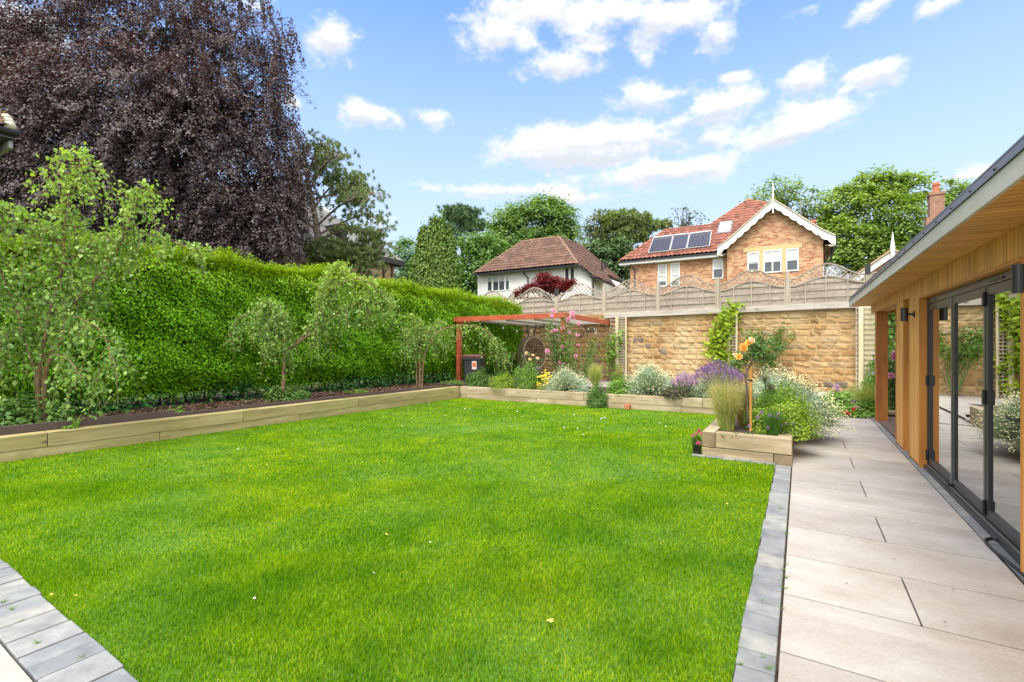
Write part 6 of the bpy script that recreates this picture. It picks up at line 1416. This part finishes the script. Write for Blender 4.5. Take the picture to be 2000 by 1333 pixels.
# ---- lawn grass
def lawn_grass():
    poly = np.array(lawn_poly); Vs = []; nb = 0
    spots = [(*gp(px, py)[:2], r) for px, py, r in ((430, 1185, .30), (560, 1130, .22), (1440, 930, .34), (330, 1000, .3), (700, 1290, .22), (1130, 1040, .3), (880, 1290, .16), (1300, 1250, .2), (60, 1130, .26), (950, 960, .34), (1250, 1000, .3), (150, 960, .4), (620, 930, .4), (1000, 1150, .2), (760, 1040, .3), (1370, 1100, .22), (470, 1010, .25))]
    def zone(y0, y1, dens, w, hgt):
        x0, x1 = -8.0, 5.6; N = int(dens*(x1-x0)*(y1-y0)); x = rng.uniform(x0, x1, N); y = rng.uniform(y0, y1, N)
        k = (np.abs(x) < y*1.16+.35) & in_poly(x, y, poly); x, y = x[k], y[k]
        lush = wob(x*.8, y*.8)*.6+wob(x*2.1+3, y*2.1, 2)*.45; k = rng.random(len(x)) < np.clip(.82+.3*lush, .45, 1); x, y, lush = x[k], y[k], lush[k]; n = len(x)
        g_ = np.zeros(n)
        for sx, sy, r in spots: g_ = np.maximum(g_, np.exp(-(((x-sx)*.75)**2+(y-sy)**2)/(r*r)*1.4))
        g_ = np.clip((g_*1.3+.55*wob(x*5, y*5, 4)*g_)*rng.uniform(.3, 1.3, n), 0, 1); h = hgt*rng.uniform(.4, 1.15, n)*(1+.38*lush)*(1+.45*g_); a = rng.uniform(0, 2*math.pi, n); tl = rng.uniform(.15, .95, n)*h
        a2 = a+rng.normal(0, .5, n)+1.57; ww = w*rng.uniform(.6, 1.2, n)
        B = np.stack([x, y, np.full(n, -.004)], 1); s = np.stack([np.cos(a2), np.sin(a2), np.zeros(n)], 1)*ww[:, None]/2
        m_ = B+np.stack([np.cos(a)*tl*.3, np.sin(a)*tl*.3, h*.62], 1); T = B+np.stack([np.cos(a)*tl, np.sin(a)*tl, h], 1)
        return np.stack([B-s, B+s, m_+s*.8, T, m_-s*.8], 1).reshape(-1, 3), n, np.repeat(g_, 5)
    parts = [zone(.6, 3.4, 36000, .0029, .025), zone(3.4, 5.2, 18500, .0042, .024), zone(5.2, 8.0, 8000, .0065, .023), zone(8.0, 13.2, 3600, .0105, .022)]
    V = np.concatenate([p[0] for p in parts]); n = sum(p[1] for p in parts); b = np.arange(n)[:, None]*5
    m, nt, bs = new_mat('grass_blade'); r = ramp(nt, [(0, (.055, .155, .001)), (.3, (.14, .305, .002)), (.65, (.235, .405, .003)), (.92, (.35, .495, .008)), (1, (.54, .51, .12))]); nt.links.new(island(nt), r.inputs[0])
    n1 = noise(nt, .55, detail=5, rough=.6); r1 = ramp(nt, [(.34, (.62, .80, .85)), (.5, (.96, 1, 1)), (.68, (1.30, 1.12, .9))]); nt.links.new(n1.outputs[0], r1.inputs[0])
    n2 = noise(nt, 2.6, detail=4); r2 = ramp(nt, [(.36, (.74, .84, .85)), (.66, (1.28, 1.14, 1.0))]); nt.links.new(n2.outputs[0], r2.inputs[0])
    at = nd(nt, 'ShaderNodeAttribute', attribute_name='tint')
    col = mixc(nt, mixc(nt, r.outputs[0], r1.outputs[0], 1, 'MULTIPLY'), r2.outputs[0], 1, 'MULTIPLY'); lf = nd(nt, 'ShaderNodeMath', operation='MULTIPLY'); lf.inputs[1].default_value = .38; nt.links.new(at.outputs['Fac'], lf.inputs[0]); col = mixc(nt, col, (.05, .20, .008), lf.outputs[0]); nt.links.new(col, bs.inputs['Base Color']); bs.inputs['Roughness'].default_value = .5; bs.inputs['Specular IOR Level'].default_value = .03
    t = nd(nt, 'ShaderNodeBsdfTranslucent'); nt.links.new(mixc(nt, col, (1.25, 1.2, .3), 1, 'MULTIPLY'), t.inputs['Color']); mx = nd(nt, 'ShaderNodeMixShader'); mx.inputs[0].default_value = .38
    nt.links.new(bs.outputs[0], mx.inputs[1]); nt.links.new(t.outputs[0], mx.inputs[2]); nt.links.new(mx.outputs[0], nt.nodes['Material Output'].inputs['Surface'])
    q = b+np.array([0, 1, 2, 4]); tr = b+np.array([4, 2, 3])
    me = bpy.data.meshes.new('grass'); me.vertices.add(len(V)); me.vertices.foreach_set('co', V.astype(np.float32).ravel())
    loops = np.concatenate([q, tr], 1).ravel().astype(np.int32); me.loops.add(len(loops)); me.loops.foreach_set('vertex_index', loops)
    st = (np.arange(n)[:, None]*7+np.array([0, 4])).ravel().astype(np.int32); me.polygons.add(2*n); me.polygons.foreach_set('loop_start', st); ta = me.attributes.new('tint', 'FLOAT', 'POINT'); ta.data.foreach_set('value', np.concatenate([p[2] for p in parts]).astype(np.float32)); me.update(calc_edges=True)
    tag(link_mesh('grass', me, m), 'short bright green grass of the lawn', 'grass', kind='stuff')
lawn_grass()
# ---- grass tufts in the kerb joints
tm = leaf_mat('joint_grass', [(.06, .17, .01), (.12, .27, .015), (.2, .32, .03)], transl=.35)
for px, py, s in ((1535, 1130, 1.0), (1533, 1150, .9), (1529, 1115, .7), (1500, 1308, 1.1), (1446, 1300, .8), (1528, 1190, .6), (1486, 1175, .5), (1538, 1045, .7), (1540, 960, .7), (1525, 995, .9), (1512, 905, .8), (1536, 1103, .5), (8, 1178, 1.0), (22, 1192, 1.0), (75, 1258, .9), (160, 1285, .6), (40, 1215, .5), (1490, 1285, .5)):
    tuft('grass_tuft', 'small grass tuft growing in a joint of the grey kerb setts', 'grass tuft', gp(px, py, .012), .022*s, .03*s, int(18*s)+4, .0022, tm, lean=.6, base=.3, group='grass tufts in the kerb joints')
# ---- fallen petals
pm_ = plain('fallen_petal', (.80, .74, .66), .7, .1); lm_ = plain('fallen_leaf', (.62, .50, .10), .7, .2)
def petal(px, py, s, mat, label, name, group=None):
    q = gp(px, py, .03); a = random.uniform(0, 6.28); V = []
    for u_, w in ((-1, .1), (-.4, .8), (.3, .9), (1, .2)):
        for v_ in (-1, 0, 1): V.append((u_*s*math.cos(a)-v_*w*s*.6*math.sin(a), u_*s*math.sin(a)+v_*w*s*.6*math.cos(a), (v_*v_*.3+u_*u_*.25)*s))
    Fc = [[k*3+j, k*3+j+1, (k+1)*3+j+1, (k+1)*3+j] for k in range(3) for j in range(2)]
    tag(MB().add(V, Fc).build(name, mat, None, q, (random.uniform(-.3, .3), random.uniform(-.3, .3), 0), smooth=True), label, 'petal' if name == 'fallen_petal' else 'leaf', group)
for i in range(46):
    px = random.uniform(780, 1340); py = 790+abs(random.gauss(0, 24)); py = min(py+(px-900)*.045, 1000)
    petal(px, py, random.uniform(.012, .026), pm_, 'small pale petal fallen on the far part of the lawn', 'fallen_petal', 'pale petals on the lawn')
for px, py, s in ((497, 1170, .013), (1052, 832, .02), (1130, 912, .016), (465, 878, .014), (840, 1060, .01), (730, 1120, .01)): petal(px, py, s, pm_, 'lone white petal lying on the nearer lawn', 'fallen_petal', 'lone white petals on the nearer lawn')
petal(1073, 1216, .028, lm_, 'single yellow fallen leaf on the near lawn', 'fallen_leaf')
for px, py in ((100, 1163), (147, 1165), (755, 1045), (1420, 985), (980, 945)): petal(px, py, .014, lm_, 'small tan leaf fragment fallen in the grass', 'fallen_leaf', 'tan leaf fragments in the grass')
for px, py in ((1653, 1140), (1862, 1152), (1747, 1093), (1845, 1216)): petal(px, py, .008, M['bark_dark'], 'tiny dark leaf crumb on the pale paving', 'leaf_crumb', 'dark crumbs on the paving')
# ================================================================ sky, sun, camera
SUN = unit(np.array([-.33, -.5, 1.1])); EL = math.asin(SUN[2]); AZ = math.atan2(SUN[0], SUN[1])
EXPO, SKY, SUNE = 1.52, .145, 2.0
def sky():
    w = bpy.data.worlds.new('World'); SC.world = w; w.use_nodes = True; nt = w.node_tree; bg = nt.nodes['Background']
    sk = nd(nt, 'ShaderNodeTexSky', sky_type='NISHITA'); sk.sun_disc = False; sk.sun_elevation = EL; sk.sun_rotation = AZ % (2*math.pi); sk.air_density = 1.0; sk.dust_density = .6; sk.ozone_density = 1.4
    ma = lambda op, a, b=None, c=None, cl=False: _m(nt, op, a, b, c, cl)
    tc = nd(nt, 'ShaderNodeTexCoord'); nv = nd(nt, 'ShaderNodeVectorMath', operation='NORMALIZE'); nt.links.new(tc.outputs['Generated'], nv.inputs[0])
    sp = nd(nt, 'ShaderNodeSeparateXYZ'); nt.links.new(nv.outputs[0], sp.inputs[0]); az = ma('ARCTAN2', sp.outputs[0], sp.outputs[1]); el = ma('ARCSINE', sp.outputs[2])
    cb = nd(nt, 'ShaderNodeCombineXYZ'); nt.links.new(az, cb.inputs[0]); nt.links.new(ma('MULTIPLY', el, 1.5), cb.inputs[1])
    def nz(scale, detail, rough, off):
        n = nd(nt, 'ShaderNodeTexNoise'); n.inputs['Scale'].default_value = scale; n.inputs['Detail'].default_value = detail; n.inputs['Roughness'].default_value = rough
        ad = nd(nt, 'ShaderNodeVectorMath', operation='ADD'); ad.inputs[1].default_value = (off, off*1.7, off*.3); nt.links.new(cb.outputs[0], ad.inputs[0]); nt.links.new(ad.outputs[0], n.inputs['Vector']); return n.outputs[0]
    n1, n2, n3, n4 = nz(9, 8, .6, 3.1), nz(24, 8, .68, 7.7), nz(6, 5, .55, 11.3), nz(6, 5, .55, 19.9)
    a2 = ma('ADD', az, ma('MULTIPLY', ma('SUBTRACT', n3, .5), .05)); e2 = ma('ADD', el, ma('MULTIPLY', ma('SUBTRACT', n4, .5), .035))
    clouds = [(657, 80, 50, 44, 1.1), (708, 227, 48, 23, 1.0), (850, 232, 38, 22, 1.0), (975, 75, 78, 46, 1.0), (1030, 20, 110, 40, 1.0), (1180, 30, 150, 52, 1.1), (1310, 45, 120, 52, 1.1), (1400, 70, 42, 34, .95), (1100, 128, 96, 36, 1.1), (1150, 85, 60, 40, .9),
              (1270, 195, 86, 34, .95), (1390, 215, 90, 38, .95), (1330, 235, 80, 20, .8), (1070, 285, 110, 48, 1.25), (1210, 272, 150, 44, 1.25), (1150, 312, 150, 22, 1.0), (1290, 340, 170, 30, 1.05), (1385, 272, 34, 20, .8),
              (980, 374, 150, 17, .85), (1130, 386, 80, 13, .75), (1566, 158, 46, 32, 1.1), (1712, 150, 58, 34, 1.05), (1560, 245, 96, 44, .95), (1530, 275, 70, 20, .9), (1708, 20, 54, 26, .95), (1838, 10, 50, 26, .9), (1436, 150, 27, 17, .9),
              (1650, 185, 16, 11, .8), (1555, 18, 36, 12, .5), (1905, 340, 90, 24, .8), (570, 196, 20, 17, .9), (1262, 118, 22, 16, .5), (775, 235, 22, 14, .5), (1440, 455, 90, 14, .5), (760, 430, 90, 14, .4), (300, 250, 150, 60, 1.0), (60, 60, 100, 60, .9), (330, -60, 160, 60, .8), (700, -90, 140, 50, .9), (2150, 150, 120, 60, 1.0), (-200, 300, 140, 60, 1.0)]
    best = None; vs = None
    for px, py, hw, hh, amp in clouds:
        k = (px-1000)/F; A = math.atan(k); E = math.atan((HZ-py)/F*math.cos(A)); wa = hw/F*math.cos(A)**2; he = hh/F*math.cos(A)*math.cos(E)**2
        dx = ma('MULTIPLY', ma('SUBTRACT', a2, A), 1/wa); dy = ma('MULTIPLY', ma('SUBTRACT', e2, E), 1/he)
        d = ma('SQRT', ma('ADD', ma('MULTIPLY', dx, dx), ma('MULTIPLY', dy, dy))); m = ma('MULTIPLY', ma('SUBTRACT', 1.25, d), amp)
        best = m if best is None else ma('SMOOTH_MAX', best, m, .12)
        u = ma('MULTIPLY', ma('MAXIMUM', m, 0.0), dy); vs = u if vs is None else ma('ADD', vs, u)
    # broken white cloud added overhead and behind, out of view, for neutral fill light
    sides = nd(nt, 'ShaderNodeMapRange', interpolation_type='SMOOTHSTEP'); sides.inputs[1].default_value = 1.0; sides.inputs[2].default_value = 1.5; nt.links.new(ma('ABSOLUTE', az), sides.inputs[0])
    high = nd(nt, 'ShaderNodeMapRange', interpolation_type='SMOOTHSTEP'); high.inputs[1].default_value = .72; high.inputs[2].default_value = .95; nt.links.new(el, high.inputs[0])
    away = ma('MAXIMUM', sides.outputs[0], high.outputs[0])
    best = ma('MAXIMUM', best, ma('SUBTRACT', ma('MULTIPLY', away, 2.3), 1.0))
    den = ma('ADD', best, ma('ADD', ma('MULTIPLY', ma('SUBTRACT', n1, .5), 2.2), ma('MULTIPLY', ma('SUBTRACT', n2, .5), 2.0)))
    mr = nd(nt, 'ShaderNodeMapRange', interpolation_type='SMOOTHSTEP'); mr.inputs[1].default_value = .0; mr.inputs[2].default_value = .95; nt.links.new(den, mr.inputs[0]); cover = mr.outputs[0]
    # thin milky veil low in the sky
    vl = nd(nt, 'ShaderNodeMapRange'); vl.inputs[1].default_value = .61; vl.inputs[2].default_value = .12; vl.inputs[3].default_value = 0; vl.inputs[4].default_value = .92; nt.links.new(el, vl.inputs[0])
    # blue of the photograph: the physical sky a little cleaner and paler towards the horizon
    blue = mixc(nt, sk.outputs[0], (BLUE), 1.0, 'MULTIPLY')
    base = mixc(nt, blue, VEIL, vl.outputs[0])
    sh = nd(nt, 'ShaderNodeMapRange', interpolation_type='SMOOTHSTEP'); sh.inputs[1].default_value = -.45; sh.inputs[2].default_value = .25; nt.links.new(ma('ADD', vs, ma('MULTIPLY', ma('SUBTRACT', n2, .5), .9)), sh.inputs[0])
    cc = mixc(nt, CSHADE, CLIT, sh.outputs[0])
    gain = nd(nt, 'ShaderNodeVectorMath', operation='SCALE'); nt.links.new(cc, gain.inputs[0]); nt.links.new(ma('ADD', ma('MULTIPLY', away, 1.0), 1.0), gain.inputs['Scale'])  # the added unseen cloud is brightened to strengthen its fill
    col = mixc(nt, base, gain.outputs[0], cover)
    nt.links.new(col, bg.inputs[0]); bg.inputs[1].default_value = SKY
def _m(nt, op, a, b=None, c=None, cl=False):
    n = nt.nodes.new('ShaderNodeMath'); n.operation = op; n.use_clamp = cl
    for i, v in enumerate((a, b, c)):
        if v is None: continue
        if isinstance(v, (int, float)): n.inputs[i].default_value = v
        else: nt.links.new(v, n.inputs[i])
    return n.outputs[0]
BLUE = (.63, .75, .98); VEIL = (1.85, 2.12, 2.3); CSHADE = (1.9, 2.02, 2.2); CLIT = (2.75, 2.75, 2.75)
sky()
sd = bpy.data.lights.new('sun', 'SUN'); sd.energy = SUNE; sd.angle = math.radians(40); sd.color = (1, .96, .88); so = bpy.data.objects.new('sun', sd); COL.objects.link(so)
so.rotation_euler = Vector(tuple(-SUN)).to_track_quat('-Z', 'Y').to_euler()
cd = bpy.data.cameras.new('camera'); cd.sensor_width = 36; cd.lens = F/2000*36; cd.shift_y = (HZ-666.5)/2000; cd.clip_start = .05; cd.clip_end = 4000
co = bpy.data.objects.new('camera', cd); COL.objects.link(co); co.location = (0, 0, H); co.rotation_euler = (math.pi/2, 0, 0); SC.camera = co
vs_ = SC.view_settings; SC.display_settings.display_device = 'sRGB'; vs_.view_transform = 'Standard'; vs_.look = 'None'; vs_.exposure = EXPO; vs_.gamma = 1; vs_.use_curve_mapping = False
cy = SC.cycles; cy.max_bounces = 7; cy.diffuse_bounces = 3; cy.glossy_bounces = 3; cy.transmission_bounces = 5; cy.transparent_max_bounces = 10; cy.caustics_reflective = False; cy.caustics_refractive = False; cy.sample_clamp_indirect = 6
cy.use_denoising = True; cy.denoising_prefilter = 'NONE'
